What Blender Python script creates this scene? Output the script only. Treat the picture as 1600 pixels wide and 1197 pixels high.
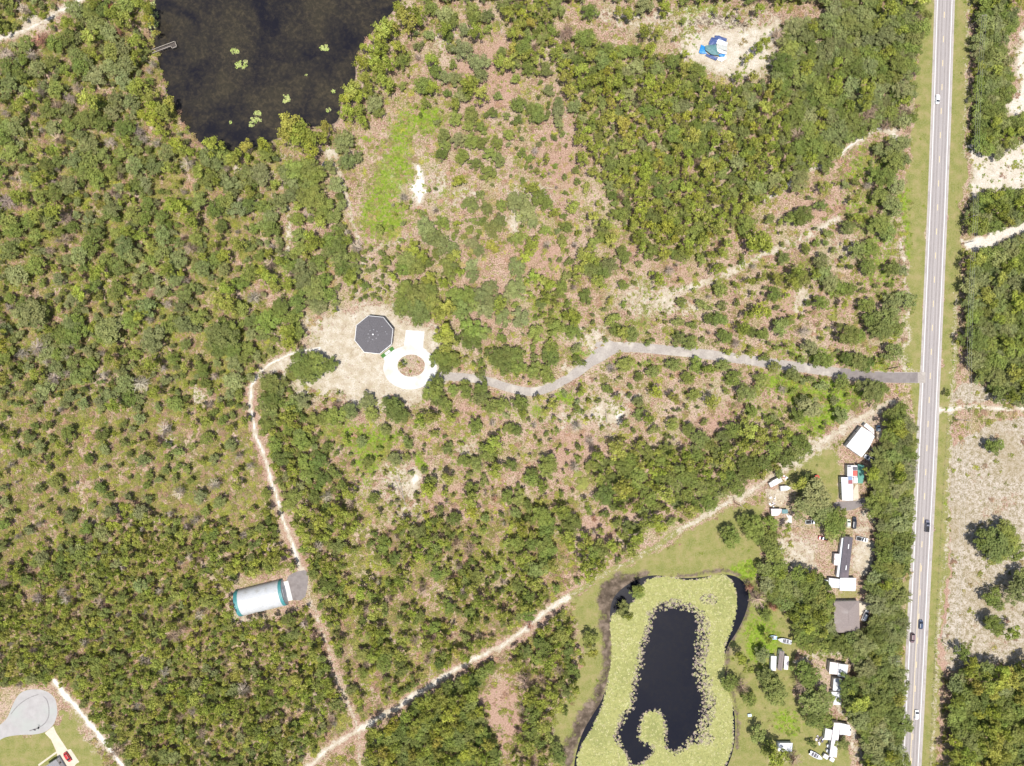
import bpy, bmesh, math, random
import numpy as np
from mathutils import Vector

random.seed(7)
RNG = np.random.default_rng(7)
for o in list(bpy.data.objects):
    bpy.data.objects.remove(o)
scene = bpy.context.scene
COL = scene.collection

# ------------------------------------------------------------------ camera, sky, sun, exposure
S = 0.32                      # metres per photo pixel on the ground
H = S * 1600 * 24 / 36        # flying height of the drone
cam = bpy.data.cameras.new("camera"); cam.lens = 24; cam.sensor_width = 36
cam.clip_start = 1; cam.clip_end = 9000
cam_o = bpy.data.objects.new("camera", cam); COL.objects.link(cam_o)
cam_o.location = (0, 0, H); cam_o.rotation_euler = (0, 0, 0)
scene.camera = cam_o

SUN_EL, SUN_AZ = math.radians(78.0), math.radians(172.0)   # azimuth clockwise from north; photo top is north
world = bpy.data.worlds.new("World"); scene.world = world; world.use_nodes = True
wn = world.node_tree.nodes; wl = world.node_tree.links
bg = wn["Background"]; bg.inputs[1].default_value = 0.11
sky = wn.new("ShaderNodeTexSky"); sky.sky_type = 'NISHITA'; sky.sun_disc = False
sky.sun_elevation = SUN_EL; sky.sun_rotation = SUN_AZ
sky.air_density = 1.0; sky.dust_density = 2.0
wl.new(sky.outputs[0], bg.inputs[0])
sun = bpy.data.lights.new("sun", 'SUN'); sun.energy = 4.6; sun.angle = math.radians(0.6); sun.color = (1, .965, .91)
sun_o = bpy.data.objects.new("sun", sun); COL.objects.link(sun_o)
sd = Vector((math.sin(SUN_AZ) * math.cos(SUN_EL), math.cos(SUN_AZ) * math.cos(SUN_EL), math.sin(SUN_EL)))
sun_o.rotation_euler = sd.to_track_quat('Z', 'Y').to_euler(); sun_o.location = (0, 0, 400)
vs = scene.view_settings; vs.view_transform = 'Standard'; vs.look = 'None'; vs.exposure = 0.46; vs.gamma = 1.0
vs.use_curve_mapping = False
scene.cycles.max_bounces = 5; scene.cycles.diffuse_bounces = 3; scene.cycles.glossy_bounces = 2
scene.cycles.transmission_bounces = 4; scene.cycles.transparent_max_bounces = 4

# ------------------------------------------------------------------ helpers
def P(px, py, z=0.0):
    """ground plan position of a thing seen at photo pixel (px, py) when it stands z metres up"""
    k = S * (1 - z / H)
    return ((px - 800) * k, (598.5 - py) * k)

def pid(p):
    return (p[0] / S + 800, 598.5 - p[1] / S)

def tag(o, label=None, cat=None, group=None, kind=None):
    if label: o['label'] = label
    if cat: o['category'] = cat
    if group: o['group'] = group
    if kind: o['kind'] = kind
    return o

def empty(name, loc, rz=0.0):
    o = bpy.data.objects.new(name, None); COL.objects.link(o)
    o.location = loc; o.rotation_euler = (0, 0, rz); o.empty_display_size = .3
    return o

def link(name, me, parent=None, mat=None):
    o = bpy.data.objects.new(name, me); COL.objects.link(o)
    if mat is not None and len(me.materials) == 0: me.materials.append(mat)
    if parent: o.parent = parent
    return o

class MB:
    """collects vertices and faces and links them as one mesh object"""
    def __init__(s): s.v = []; s.f = []
    def add(s, v, f):
        n = len(s.v); s.v += [tuple(p) for p in v]; s.f += [tuple(i + n for i in q) for q in f]; return s
    def box(s, c, d, rz=0, taper=1.0, shift=(0, 0)):
        cx, cy, cz = c; dx, dy, dz = d[0] / 2, d[1] / 2, d[2] / 2
        ca, sa = math.cos(rz), math.sin(rz); v = []
        for z, t in ((-dz, 1.0), (dz, taper)):
            for x, y in ((-dx, -dy), (dx, -dy), (dx, dy), (-dx, dy)):
                x, y = x * t, y * t
                if z > 0: x += shift[0]; y += shift[1]
                v.append((cx + x * ca - y * sa, cy + x * sa + y * ca, cz + z))
        return s.add(v, [(3, 2, 1, 0), (4, 5, 6, 7), (0, 1, 5, 4), (1, 2, 6, 5), (2, 3, 7, 6), (3, 0, 4, 7)])
    def tube(s, a, b, r0, r1=None, n=6):
        r1 = r0 if r1 is None else r1
        a, b = Vector(a), Vector(b); d = (b - a).normalized()
        u = d.orthogonal().normalized(); w = d.cross(u); v = []
        for p, r in ((a, r0), (b, r1)):
            for i in range(n):
                t = 2 * math.pi * i / n; v.append(p + (u * math.cos(t) + w * math.sin(t)) * r)
        f = [(i, (i + 1) % n, n + (i + 1) % n, n + i) for i in range(n)]
        f += [tuple(range(n - 1, -1, -1)), tuple(range(n, 2 * n))]
        return s.add(v, f)
    def prism(s, pts, z0, z1):
        n = len(pts); a = sum(pts[i][0] * pts[(i + 1) % n][1] - pts[(i + 1) % n][0] * pts[i][1] for i in range(n))
        if a < 0: pts = pts[::-1]
        v = [(x, y, z0) for x, y in pts] + [(x, y, z1) for x, y in pts]
        f = [tuple(range(n - 1, -1, -1)), tuple(range(n, 2 * n))]
        f += [(i, (i + 1) % n, n + (i + 1) % n, n + i) for i in range(n)]
        return s.add(v, f)
    def build(s, name, mat, parent=None, smooth=False):
        me = bpy.data.meshes.new(name); me.from_pydata(s.v, [], s.f); me.update()
        if smooth:
            me.polygons.foreach_set("use_smooth", [True] * len(me.polygons))
        me.materials.append(mat)
        return link(name, me, parent)

def sheet(name, pts, z, mat, parent=None):
    """flat ngon triangulated through bmesh"""
    bm = bmesh.new(); vs_ = [bm.verts.new((x, y, z)) for x, y in pts]
    f = bm.faces.new(vs_); f.normal_update()
    if f.normal.z < 0: f.normal_flip()
    bmesh.ops.triangulate(bm, faces=bm.faces[:])
    me = bpy.data.meshes.new(name); bm.to_mesh(me); bm.free(); me.materials.append(mat)
    return link(name, me, parent)

def chaikin(pts, n=2, closed=True):
    for _ in range(n):
        out = []; m = len(pts)
        if not closed: out.append(pts[0])
        for i in range(m if closed else m - 1):
            a, b = pts[i], pts[(i + 1) % m]
            out += [(a[0] * .75 + b[0] * .25, a[1] * .75 + b[1] * .25), (a[0] * .25 + b[0] * .75, a[1] * .25 + b[1] * .75)]
        if not closed: out.append(pts[-1])
        pts = out
    return pts

def ribbon(name, pts, halfs, z, mat, kind='structure', parent=None, offs=0.0):
    """strip along pts (px), half widths in px"""
    v, f = [], []
    for i, p in enumerate(pts):
        a = pts[max(i - 1, 0)]; b = pts[min(i + 1, len(pts) - 1)]
        dx, dy = b[0] - a[0], b[1] - a[1]; l = math.hypot(dx, dy); nx, ny = -dy / l, dx / l
        h = halfs[i] if hasattr(halfs, '__len__') else halfs
        for s_ in (-1, 1):
            X, Y = P(p[0] + nx * (h * s_ + offs), p[1] + ny * (h * s_ + offs)); v.append((X, Y, z))
        if i: k = 2 * i; f.append((k - 2, k - 1, k + 1, k))
    me = bpy.data.meshes.new(name); me.from_pydata(v, [], f); me.update()
    if me.polygons[0].normal.z < 0: me.flip_normals()
    me.materials.append(mat)
    return tag(link(name, me, parent), kind=kind)

# ------------------------------------------------------------------ materials
def node_mat(name):
    m = bpy.data.materials.new(name); m.use_nodes = True
    nt = m.node_tree; b = nt.nodes["Principled BSDF"]
    return m, nt, b

def noise(nt, scale, detail=3, rough=.6, vec=None, dist=0.0):
    n = nt.nodes.new("ShaderNodeTexNoise"); n.inputs["Scale"].default_value = scale
    n.inputs["Detail"].default_value = detail; n.inputs["Roughness"].default_value = rough
    n.inputs["Distortion"].default_value = dist
    if vec is not None: nt.links.new(vec, n.inputs["Vector"])
    return n.outputs[0]

def ramp(nt, fac, stops):
    r = nt.nodes.new("ShaderNodeValToRGB"); nt.links.new(fac, r.inputs[0]); e = r.color_ramp.elements
    while len(e) < len(stops): e.new(.5)
    for x, (p, c) in zip(e, stops):
        x.position = p; x.color = (*c, 1) if len(c) == 3 else c
    return r.outputs[0]

def mixc(nt, fac, a, b, blend='MIX'):
    m = nt.nodes.new("ShaderNodeMix"); m.data_type = 'RGBA'; m.blend_type = blend
    for k, val in ((0, fac), (6, a), (7, b)):
        if isinstance(val, (int, float)): m.inputs[k].default_value = val
        elif isinstance(val, tuple): m.inputs[k].default_value = (*val, 1)
        else: nt.links.new(val, m.inputs[k])
    return m.outputs[2]

def mth(nt, op, a, b=None, c=None, clamp=False):
    m = nt.nodes.new("ShaderNodeMath"); m.operation = op; m.use_clamp = clamp
    for k, val in enumerate((a, b, c)):
        if val is None: continue
        if isinstance(val, (int, float)): m.inputs[k].default_value = val
        else: nt.links.new(val, m.inputs[k])
    return m.outputs[0]

def mth_off(nt, vec, o):
    a = nt.nodes.new('ShaderNodeVectorMath'); a.operation = 'ADD'; nt.links.new(vec, a.inputs[0]); a.inputs[1].default_value = (o, o * .7, 0); return a.outputs[0]

def attr(nt, name, typ='GEOMETRY'):
    a = nt.nodes.new("ShaderNodeAttribute"); a.attribute_name = name; a.attribute_type = typ; return a

def wpos(nt):
    return nt.nodes.new("ShaderNodeNewGeometry").outputs["Position"]

def rough_mat(name, c1, c2, scale=1.0, rough=.9, bump=.0, c3=None, scale2=None, metal=0.0, fine=.0):
    """surface colour wandering between c1 and c2, with optional stains c3"""
    m, nt, b = node_mat(name); p = wpos(nt)
    n = noise(nt, scale, 4, .65, p)
    c = ramp(nt, n, [(.3, c1), (.7, c2)])
    if c3 is not None:
        n2 = noise(nt, scale2 or scale * .3, 3, .6, p)
        c = mixc(nt, ramp(nt, n2, [(.52, (0, 0, 0)), (.68, (1, 1, 1))]), c, c3)
    nt.links.new(c, b.inputs["Base Color"]); b.inputs["Roughness"].default_value = rough
    b.inputs["Metallic"].default_value = metal
    if bump:
        bp = nt.nodes.new("ShaderNodeBump"); bp.inputs[0].default_value = .6; bp.inputs[1].default_value = bump
        nt.links.new(noise(nt, scale * 3, 3, .6, p), bp.inputs["Height"]); nt.links.new(bp.outputs[0], b.inputs["Normal"])
    return m

def paint(name, c, rough=.35, dirt=.12):
    return rough_mat(name, tuple(x * (1 - dirt) for x in c), c, 1.3, rough)

M = {}
M['white_metal'] = rough_mat('white_metal', (.46, .47, .49), (.57, .575, .585), .5, .5, c3=(.38, .37, .355), scale2=.25)
M['grey_metal'] = rough_mat('grey_metal', (.38, .40, .43), (.52, .54, .57), .5, .55, c3=(.33, .31, .29))
M['vent_grey'] = paint('vent_grey', (.24, .24, .25), .6)
M['pink_metal'] = rough_mat('pink_metal', (.55, .49, .50), (.68, .62, .63), .8, .6, c3=(.42, .33, .30), scale2=.6)
M['tan_board'] = rough_mat('tan_board', (.48, .37, .25), (.60, .48, .34), .8, .8)
M['off_wall'] = rough_mat('off_wall', (.50, .48, .45), (.60, .58, .54), .8, .8)
M['lilac_wall'] = rough_mat('lilac_wall', (.34, .30, .34), (.42, .38, .41), .8, .8)
M['teal'] = rough_mat('teal', (.035, .17, .175), (.06, .22, .225), .7, .5)
M['teal_net'] = rough_mat('teal_net', (.06, .19, .15), (.12, .28, .22), 1.5, .9)
M['red_panel'] = paint('red_panel', (.48, .08, .06))
M['dark_red'] = paint('dark_red', (.25, .06, .07))
M['dark_panel'] = paint('dark_panel', (.08, .07, .09))
M['blue_panel'] = paint('blue_panel', (.16, .22, .34))
M['pale_blue'] = paint('pale_blue', (.42, .58, .72))
M['dark_shingle'] = rough_mat('dark_shingle', (.062, .058, .063), (.118, .110, .116), 2.5, .9, c3=(.088, .082, .087), scale2=.2)
M['violet_shingle'] = rough_mat('violet_shingle', (.075, .064, .074), (.11, .095, .106), 1.5, .9, c3=(.13, .105, .115), scale2=.15)
M['brown_shingle'] = rough_mat('brown_shingle', (.17, .14, .13), (.235, .195, .18), 2.2, .9, c3=(.26, .23, .215), scale2=.12)
M['grey_shingle'] = rough_mat('grey_shingle', (.19, .185, .19), (.27, .26, .265), 2.2, .9)
M['concrete'] = rough_mat('concrete', (.43, .425, .405), (.51, .50, .485), .35, .9, c3=(.42, .38, .32), scale2=.1)
M['concrete_tan'] = rough_mat('concrete_tan', (.42, .36, .28), (.49, .43, .34), .5, .9)
M['trim_white'] = paint('trim_white', (.78, .78, .77), .5)
M['wood_grey'] = rough_mat('wood_grey', (.20, .17, .14), (.34, .30, .26), 2, .9)
M['wood_dark'] = rough_mat('wood_dark', (.05, .04, .035), (.09, .075, .065), 2, .9)
M['bark'] = rough_mat('bark', (.10, .075, .055), (.17, .13, .10), 3, .95)
M['dead_bark'] = rough_mat('dead_bark', (.20, .17, .155), (.34, .30, .28), 3, .95)
M['wire'] = paint('wire', (.25, .25, .25), .5)
M['glass'] = paint('glass', (.02, .025, .035), .08)
M['tyre'] = paint('tyre', (.02, .02, .02), .9)
M['rim'] = paint('rim', (.45, .45, .47), .3)
M['lamp'] = paint('lamp', (.75, .75, .70), .2)
M['tail'] = paint('tail', (.35, .02, .02), .3)
M['tarp_blue'] = paint('tarp_blue', (.02, .20, .50), .5)
M['tarp_navy'] = paint('tarp_navy', (.045, .075, .20), .5)
M['tarp_teal'] = paint('tarp_teal', (.09, .20, .21), .6, .35)
M['tarp_grey'] = paint('tarp_grey', (.42, .43, .40), .7, .3)
M['tarp_white'] = paint('tarp_white', (.75, .77, .78), .6)
M['asphalt_old'] = rough_mat('asphalt_old', (.155, .135, .128), (.20, .175, .165), .5, .95, c3=(.14, .12, .112), scale2=.2)

# the highway: wheel tracks run along it
def road_mat():
    m, nt, b = node_mat('highway_asphalt'); p = wpos(nt)
    mp = nt.nodes.new("ShaderNodeMapping"); nt.links.new(p, mp.inputs[0]); mp.inputs["Rotation"].default_value = (0, 0, math.radians(-2.5))
    mp.inputs["Scale"].default_value = (1, .012, 1)
    streak = noise(nt, 1.1, 3, .6, mp.outputs[0])
    c = ramp(nt, streak, [(.38, (.215, .189, .180)), (.62, (.275, .245, .233))])
    c = mixc(nt, ramp(nt, noise(nt, .05, 3, .6, p), [(.4, (0, 0, 0)), (.7, (.35, .35, .35))]), c, (.255, .23, .225))
    c = mixc(nt, ramp(nt, noise(nt, .35, 4, .7, p), [(.56, (0, 0, 0)), (.66, (.4, .4, .4))]), c, (.19, .172, .168))
    c = mixc(nt, .25, c, ramp(nt, noise(nt, 3.0, 3, .7, p), [(.3, (.18, .17, .17)), (.7, (.55, .52, .5))]))
    nt.links.new(c, b.inputs["Base Color"]); b.inputs["Roughness"].default_value = .9
    return m
M['road'] = road_mat()
M['shoulder'] = rough_mat('shoulder', (.29, .26, .24), (.36, .33, .30), .8, .95, c3=(.24, .21, .195), scale2=.15)
M['mark_white'] = rough_mat('mark_white', (.48, .46, .44), (.60, .585, .57), 1.5, .7)
M['mark_yellow'] = rough_mat('mark_yellow', (.45, .36, .20), (.56, .46, .28), 1.5, .7)
M['gravel'] = rough_mat('gravel', (.235, .207, .185), (.325, .292, .26), 1.2, 1, c3=(.39, .355, .31), scale2=.12, bump=.05)
M['culdesac'] = rough_mat('culdesac', (.275, .26, .252), (.335, .32, .31), .3, .95, c3=(.30, .31, .285), scale2=.05)
M['tyre_mark'] = rough_mat('tyre_mark', (.13, .12, .12), (.25, .235, .23), 1.2, .95)

def leaf_mat(name, sat=1.0, trans=.25):
    m, nt, b = node_mat(name)
    t = attr(nt, 'tint', 'INSTANCER').outputs["Color"]
    v = attr(nt, 'shade').outputs["Fac"]
    f = mth(nt, 'MULTIPLY_ADD', v, .75, .62)
    c = mixc(nt, 1.0, t, f, 'MULTIPLY')
    hue = nt.nodes.new("ShaderNodeHueSaturation"); nt.links.new(c, hue.inputs["Color"])
    nt.links.new(mth(nt, 'MULTIPLY_ADD', noise(nt, .35, 2, .6, wpos(nt)), .05, .475), hue.inputs["Hue"])
    hue.inputs["Saturation"].default_value = sat
    nt.links.new(hue.outputs[0], b.inputs["Base Color"])
    b.inputs["Roughness"].default_value = .75; b.inputs["Specular IOR Level"].default_value = .3
    tr = nt.nodes.new("ShaderNodeBsdfTranslucent"); nt.links.new(hue.outputs[0], tr.inputs[0])
    mx = nt.nodes.new("ShaderNodeMixShader"); mx.inputs[0].default_value = trans
    nt.links.new(b.outputs[0], mx.inputs[1]); nt.links.new(tr.outputs[0], mx.inputs[2])
    nt.links.new(mx.outputs[0], nt.nodes["Material Output"].inputs[0])
    return m
M['leaf'] = leaf_mat('foliage')
M['twig'] = leaf_mat('dry_twigs', .9, .0)

# ------------------------------------------------------------------ plan of the place (all in photo pixels on the ground)
HWY = chaikin([(1492.5, -420), (1484, -200), (1476, 0), (1471.5, 150), (1466, 300), (1459.5, 450), (1453, 600), (1446, 750), (1438, 897), (1431, 1040), (1423, 1197), (1411, 1420), (1395, 1650)], 2, False)
DRIVE = chaikin([(676, 588), (700, 588), (730, 590), (762, 595), (800, 608), (835, 614), (870, 602), (905, 580), (935, 555), (960, 541), (1000, 543), (1050, 548), (1100, 553), (1150, 560), (1200, 567), (1250, 574), (1300, 581), (1345, 588), (1400, 590), (1446, 590)], 2, False)
WEST = [(500, 543), (470, 548), (430, 563), (405, 582), (394, 605), (391, 640), (400, 680), (414, 720), (430, 770), (445, 820), (460, 860), (470, 888)]
WEST2 = [(472, 888), (480, 915), (486, 938), (495, 962), (505, 990), (515, 1022), (525, 1060), (541, 1092), (550, 1115), (560, 1140), (562, 1197), (565, 1300)]
DIAG = [(380, 1290), (480, 1197), (520, 1165), (560, 1140), (600, 1118), (650, 1085), (700, 1055), (740, 1030), (780, 1010), (820, 985), (860, 950), (900, 925), (940, 900), (1000, 870), (1050, 835), (1110, 800), (1160, 775), (1200, 750), (1250, 715), (1300, 680), (1350, 650), (1395, 628)]
SWT = [(85, 1065), (110, 1095), (150, 1142), (190, 1197), (240, 1270)]
NWT = [(-80, 95), (0, 60), (45, 45), (80, 27), (112, 8), (190, -40)]
LAKE = [(225, -170), (232, 0), (224, 40), (242, 72), (250, 105), (262, 150), (280, 185), (310, 222), (335, 242), (372, 236), (400, 228), (437, 214), (470, 198), (505, 196), (530, 190), (531, 150), (556, 128), (553, 92), (576, 52), (612, 20), (640, -20), (680, -170)]
POND = [(1134, 897), (1160, 905), (1172, 930), (1165, 960), (1150, 990), (1134, 1012), (1129, 1050), (1138, 1085), (1148, 1110), (1149, 1160), (1138, 1197), (1110, 1250), (1000, 1275), (900, 1250), (896, 1197), (908, 1150), (924, 1122), (945, 1090), (956, 1040), (958, 1010), (953, 975), (955, 942), (966, 925), (990, 908), (1020, 898), (1060, 905), (1100, 903)]
MAT_OUT = [(1133, 900), (1147, 915), (1151, 945), (1143, 980), (1129, 1010), (1131, 1060), (1143, 1092), (1143, 1135), (1145, 1160), (1136, 1187), (1120, 1220), (1000, 1250), (905, 1220), (904, 1197), (905, 1175), (930, 1135), (950, 1087), (955, 1022), (954, 967), (962, 958), (996, 942), (1005, 912), (1025, 903), (1050, 902), (1070, 910), (1100, 907), (1118, 900)]
MAT_IN = [(1024, 950), (1083, 952), (1090, 985), (1084, 1047), (1091, 1072), (1098, 1102), (1093, 1130), (1071, 1163), (1047, 1175), (1040, 1160), (1042, 1128), (1033, 1111), (1015, 1110), (1001, 1120), (996, 1157), (1020, 1167), (1018, 1180), (998, 1195), (986, 1195), (980, 1178), (968, 1165), (968, 1140), (980, 1118), (992, 1105), (993, 1078), (1003, 1047), (1005, 1010), (1020, 982)]
RING_C = (641, 575)

def sdf(X, Y, poly):
    poly = np.array(poly, float); d = np.full(X.shape, 1e9); ins = np.zeros(X.shape, bool); n = len(poly)
    for i in range(n):
        ax, ay = poly[i]; bx, by = poly[(i + 1) % n]; ex, ey = bx - ax, by - ay
        t = np.clip(((X - ax) * ex + (Y - ay) * ey) / (ex * ex + ey * ey + 1e-9), 0, 1)
        d = np.minimum(d, np.hypot(X - ax - t * ex, Y - ay - t * ey))
        c = ((ay <= Y) & (by > Y)) | ((by <= Y) & (ay > Y))
        with np.errstate(divide='ignore', invalid='ignore'):
            xi = ax + (Y - ay) / (ey if ey else 1e-9) * ex
        ins ^= c & (X < xi)
    return np.where(ins, -d, d)

def line_d(X, Y, pts):
    d = np.full(X.shape, 1e9)
    for (ax, ay), (bx, by) in zip(pts[:-1], pts[1:]):
        ex, ey = bx - ax, by - ay
        t = np.clip(((X - ax) * ex + (Y - ay) * ey) / (ex * ex + ey * ey + 1e-9), 0, 1)
        d = np.minimum(d, np.hypot(X - ax - t * ex, Y - ay - t * ey))
    return d

def near(pts, m=60):
    xs = [p[0] for p in pts]; ys = [p[1] for p in pts]; return min(xs) - m, max(xs) + m, min(ys) - m, max(ys) + m

STEP = 3.2
gx = np.arange(-208, 1808 + .1, STEP); gy = np.arange(-208, 1408 + .1, STEP)
GX, GY = np.meshgrid(gx, gy)
def vnoise(x, y, sc, seed):
    r = np.random.default_rng(seed); G = r.random((64, 64)); fx, fy = np.abs(x) / sc % 63, np.abs(y) / sc % 63; ix, iy = fx.astype(int), fy.astype(int); u, v = fx - ix, fy - iy; u = u * u * (3 - 2 * u); v = v * v * (3 - 2 * v)
    g = lambda a, b: G[b % 64, a % 64]
    return (g(ix, iy) * (1 - u) + g(ix + 1, iy) * u) * (1 - v) + (g(ix, iy + 1) * (1 - u) + g(ix + 1, iy + 1) * u) * v
WX = GX + 9 * (vnoise(GX + 300, GY + 300, 8, 41) - .5) + 12 * (vnoise(GX + 300, GY + 300, 23, 42) - .5)
WY = GY + 9 * (vnoise(GX + 300, GY + 300, 8, 43) - .5) + 12 * (vnoise(GX + 300, GY + 300, 23, 44) - .5)
MASK = {k: np.zeros(GX.shape) for k in ('sand', 'green', 'lawn', 'field', 'dark', 'pink')}

def soft(d, w): return np.clip(.5 - d / (2 * w), 0, 1)
def put(key, f, val=1.0, mode='max'):
    m = MASK[key]
    if mode == 'max': np.maximum(m, f * val, out=m)
    elif mode == 'cut': m *= (1 - f * val)
    else: m += f * val
def win(pts, m=60):
    a, b, c, d = near(pts, m)
    return (slice(max(0, np.searchsorted(gy, c)), np.searchsorted(gy, d)), slice(max(0, np.searchsorted(gx, a)), np.searchsorted(gx, b)))
def poly(key, pts, w=8, val=1.0, mode='max'):
    pts = chaikin(pts, 1) if len(pts) > 6 else pts
    s_ = win(pts); f = np.zeros(GX.shape); f[s_] = soft(sdf(WX[s_], WY[s_], pts), w); put(key, f, val, mode)
def stroke(key, pts, hw, w=3, val=1.0, mode='max'):
    s_ = win(pts); f = np.zeros(GX.shape); ax, ay = GX[s_] * .7 + WX[s_] * .3, GY[s_] * .7 + WY[s_] * .3; f[s_] = soft(line_d(ax, ay, pts) - hw * (.75 + .5 * vnoise(ax + 300, ay + 300, 16, 45)), w); put(key, f, val, mode)
def blob(key, x, y, rx, ry=None, val=1.0, w=6, mode='max'):
    ry = ry or rx; d = (np.hypot((WX - x) / rx, (WY - y) / ry) - 1) * min(rx, ry); put(key, soft(d, w), val, mode)

# roadside: mown verge, litter strip, pale field
def offs(pts, a, b):
    """closed band right of the highway between offsets a and b (px)"""
    return [(x + a, y) for x, y in pts] + [(x + b, y) for x, y in pts[::-1]]
poly('lawn', offs(HWY, 12, 40), 3, .95)
poly('lawn', [(x - 44 if y < 600 else x - 24, y) for x, y in HWY] + [(x - 12, y) for x, y in HWY[::-1]], 5, .9)
poly('lawn', [(1425, 200), (1412, 330), (1420, 420), (1425, 560), (1445, 560), (1455, 200)], 6, .8)
poly('sand', [(1402, 365), (1413, 365), (1420, 440), (1420, 590), (1408, 590), (1410, 450)], 5, .62)
poly('green', [(1408, 300), (1420, 300), (1424, 400), (1414, 420)], 6, .8)
stroke('sand', [(1514, 0), (1510, 120), (1508, 250)], 5, 5, .45)
stroke('sand', [(1494, 460), (1490, 560), (1486, 700), (1478, 860), (1466, 1000), (1456, 1197), (1448, 1300)], 4, 5, .60)
# east side sand lots
poly('sand', [(1600, 30), (1584, 80), (1588, 130), (1575, 160), (1568, 190), (1600, 180), (1680, 170), (1700, 20)], 6, .90)
poly('sand', [(1560, 240), (1600, 215), (1700, 200), (1700, 300), (1600, 300), (1545, 305), (1520, 320), (1513, 300), (1510, 230), (1520, 215), (1535, 240)], 6, .86)
poly('sand', [(1500, 365), (1520, 375), (1550, 360), (1600, 349), (1700, 340), (1700, 365), (1600, 368), (1555, 385), (1510, 402)], 3, .92)
poly('field', [(1488, 655), (1800, 650), (1800, 1040), (1700, 1040), (1600, 1042), (1530, 1035), (1490, 1045), (1478, 1045), (1482, 850)], 5, 1)
poly('pink', [(1496, 660), (1480, 1045), (1464, 1045), (1478, 660)], 5, .8)
for x, y, r in ((1555, 800, 25), (1540, 700, 16), (1580, 680, 14), (1560, 1000, 26), (1590, 780, 22), (1530, 900, 26), (1515, 980, 20), (1580, 900, 18), (1525, 740, 18)):
    blob('lawn', x, y, r, r, .5, 14); blob('field', x, y, r, r, .45, 14, 'cut')
poly('field', [(1500, 600), (1550, 605), (1600, 600), (1600, 632), (1485, 632)], 5, .8)
stroke('sand', [(1460, 640), (1480, 641), (1500, 637), (1550, 638), (1800, 641)], 4, 3, .95)
poly('sand', [(1463, 622), (1472, 634), (1485, 637), (1485, 645), (1472, 650), (1462, 662)], 2, .9)
# house clearing
stroke('sand', DRIVE, 9, 6, .55)
poly('sand', [(468, 478), (500, 500), (545, 478), (600, 470), (640, 500), (695, 506), (700, 560), (690, 625), (600, 640), (560, 640), (520, 615), (470, 625), (440, 590), (400, 590), (402, 575), (450, 552), (490, 545), (478, 510)], 16, .80)
poly('sand', [(530, 520), (560, 560), (600, 600), (560, 610), (520, 590), (505, 550)], 16, .78); blob('sand', 600, 482, 50, 12, .6, 10); blob('sand', 680, 590, 20, 26, .7, 12)
blob('lawn', 600, 615, 50, 12, .42, 14); blob('lawn', 540, 505, 30, 12, .35, 14)
for pts, hw, v in ((WEST, 3.6, 1.08), (WEST2, 2.4, .74), (SWT, 5.4, 1.1), (DIAG, 4.7, 1.02)):
    stroke('sand', pts, hw, 3.5, v)
stroke('sand', DIAG, .8, 2.0, .25, 'cut')
stroke('pink', WEST[4:], 13, 8, .7); stroke('pink', DIAG[2:12], 14, 8, .55)
stroke('lawn', DIAG[10:16], 6, 4, .75)
stroke('sand', DIAG[11:15], 8, 3.5, .58, 'cut'); stroke('sand', DIAG[14:], 8, 4, .18, 'cut'); stroke('sand', [(556, 470), (552, 430), (570, 400), (600, 385), (640, 370)], 5, 6, .62); stroke('sand', [(645, 330), (600, 250), (560, 235), (520, 240)], 5, 8, .45)
for q_ in ((470, 890), (478, 915), (484, 940)): blob('sand', *q_, 5, 10, .8, 4)
poly('sand', [(1210, 722), (1300, 668), (1385, 630), (1400, 622), (1400, 634), (1310, 690), (1225, 745)], 4, .55)
stroke('sand', NWT, 6, 5, .95)
blob('sand', 60, 32, 26, 14, .8, 12)
stroke('sand', [(505, 235), (528, 262), (541, 300), (548, 340), (560, 378)], 3.5, 4, .85)
stroke('sand', [(448, 312), (452, 350), (452, 400)], 4, 5, .85)
blob('sand', 440, 243, 26, 10, .6); blob('sand', 372, 262, 22, 9, .65); blob('sand', 520, 240, 14, 9, .8)
stroke('sand', [(1402, 203), (1370, 202), (1330, 228), (1290, 254), (1250, 274), (1200, 310)], 4.4, 4, 1.0)
blob('sand', 1402, 212, 8, 14, .9, 5)
stroke('sand', [(1060, 455), (1120, 435), (1190, 398), (1240, 378), (1290, 352), (1310, 340)], 6, 6, .84)
blob('sand', 1228, 388, 34, 8, .55, 8)
poly('sand', [(650, 250), (662, 255), (664, 300), (655, 325), (645, 300)], 4, 1)
blob('sand', 683, 290, 17, 24, .7, 12); blob('sand', 712, 312, 16, 12, .5, 10)
blob('sand', 1040, 470, 21, 28, .8, 10); blob('sand', 1075, 478, 12, 16, .6)
blob('sand', 950, 645, 34, 30, .72, 16); blob('sand', 968, 650, 11, 12, .95, 6)
blob('sand', 625, 755, 32, 36, .62, 18); blob('sand', 645, 750, 9, 20, .95, 6)
blob('sand', 725, 702, 20, 7, .75); blob('sand', 925, 530, 32, 20, .75, 12); blob('sand', 900, 572, 28, 9, .8, 8)
blob('sand', 1252, 475, 12, 24, .7); blob('sand', 305, 620, 12, 18, .8); blob('sand', 262, 685, 9, 12, .75)
blob('sand', 300, 470, 16, 9, .6); blob('sand', 320, 625, 20, 16, .4); blob('sand', 130, 650, 14, 10, .4)
blob('sand', 800, 350, 10, 26, .8, 6); blob('sand', 1170, 105, 18, 20, .65)
blob('sand', 885, 190, 7, 34, .5, 8); blob('sand', 380, 965, 36, 10, .62, 8)
poly('sand', [(870, 0), (930, 40), (960, 60), (1050, 60), (1060, 100), (1130, 130), (1200, 120), (1215, 60), (1235, 30), (1150, 0)], 20, .50)
poly('sand', [(1060, 50), (1100, 40), (1180, 40), (1230, 20), (1210, 100), (1180, 130), (1120, 125), (1060, 100)], 16, .84)
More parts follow.
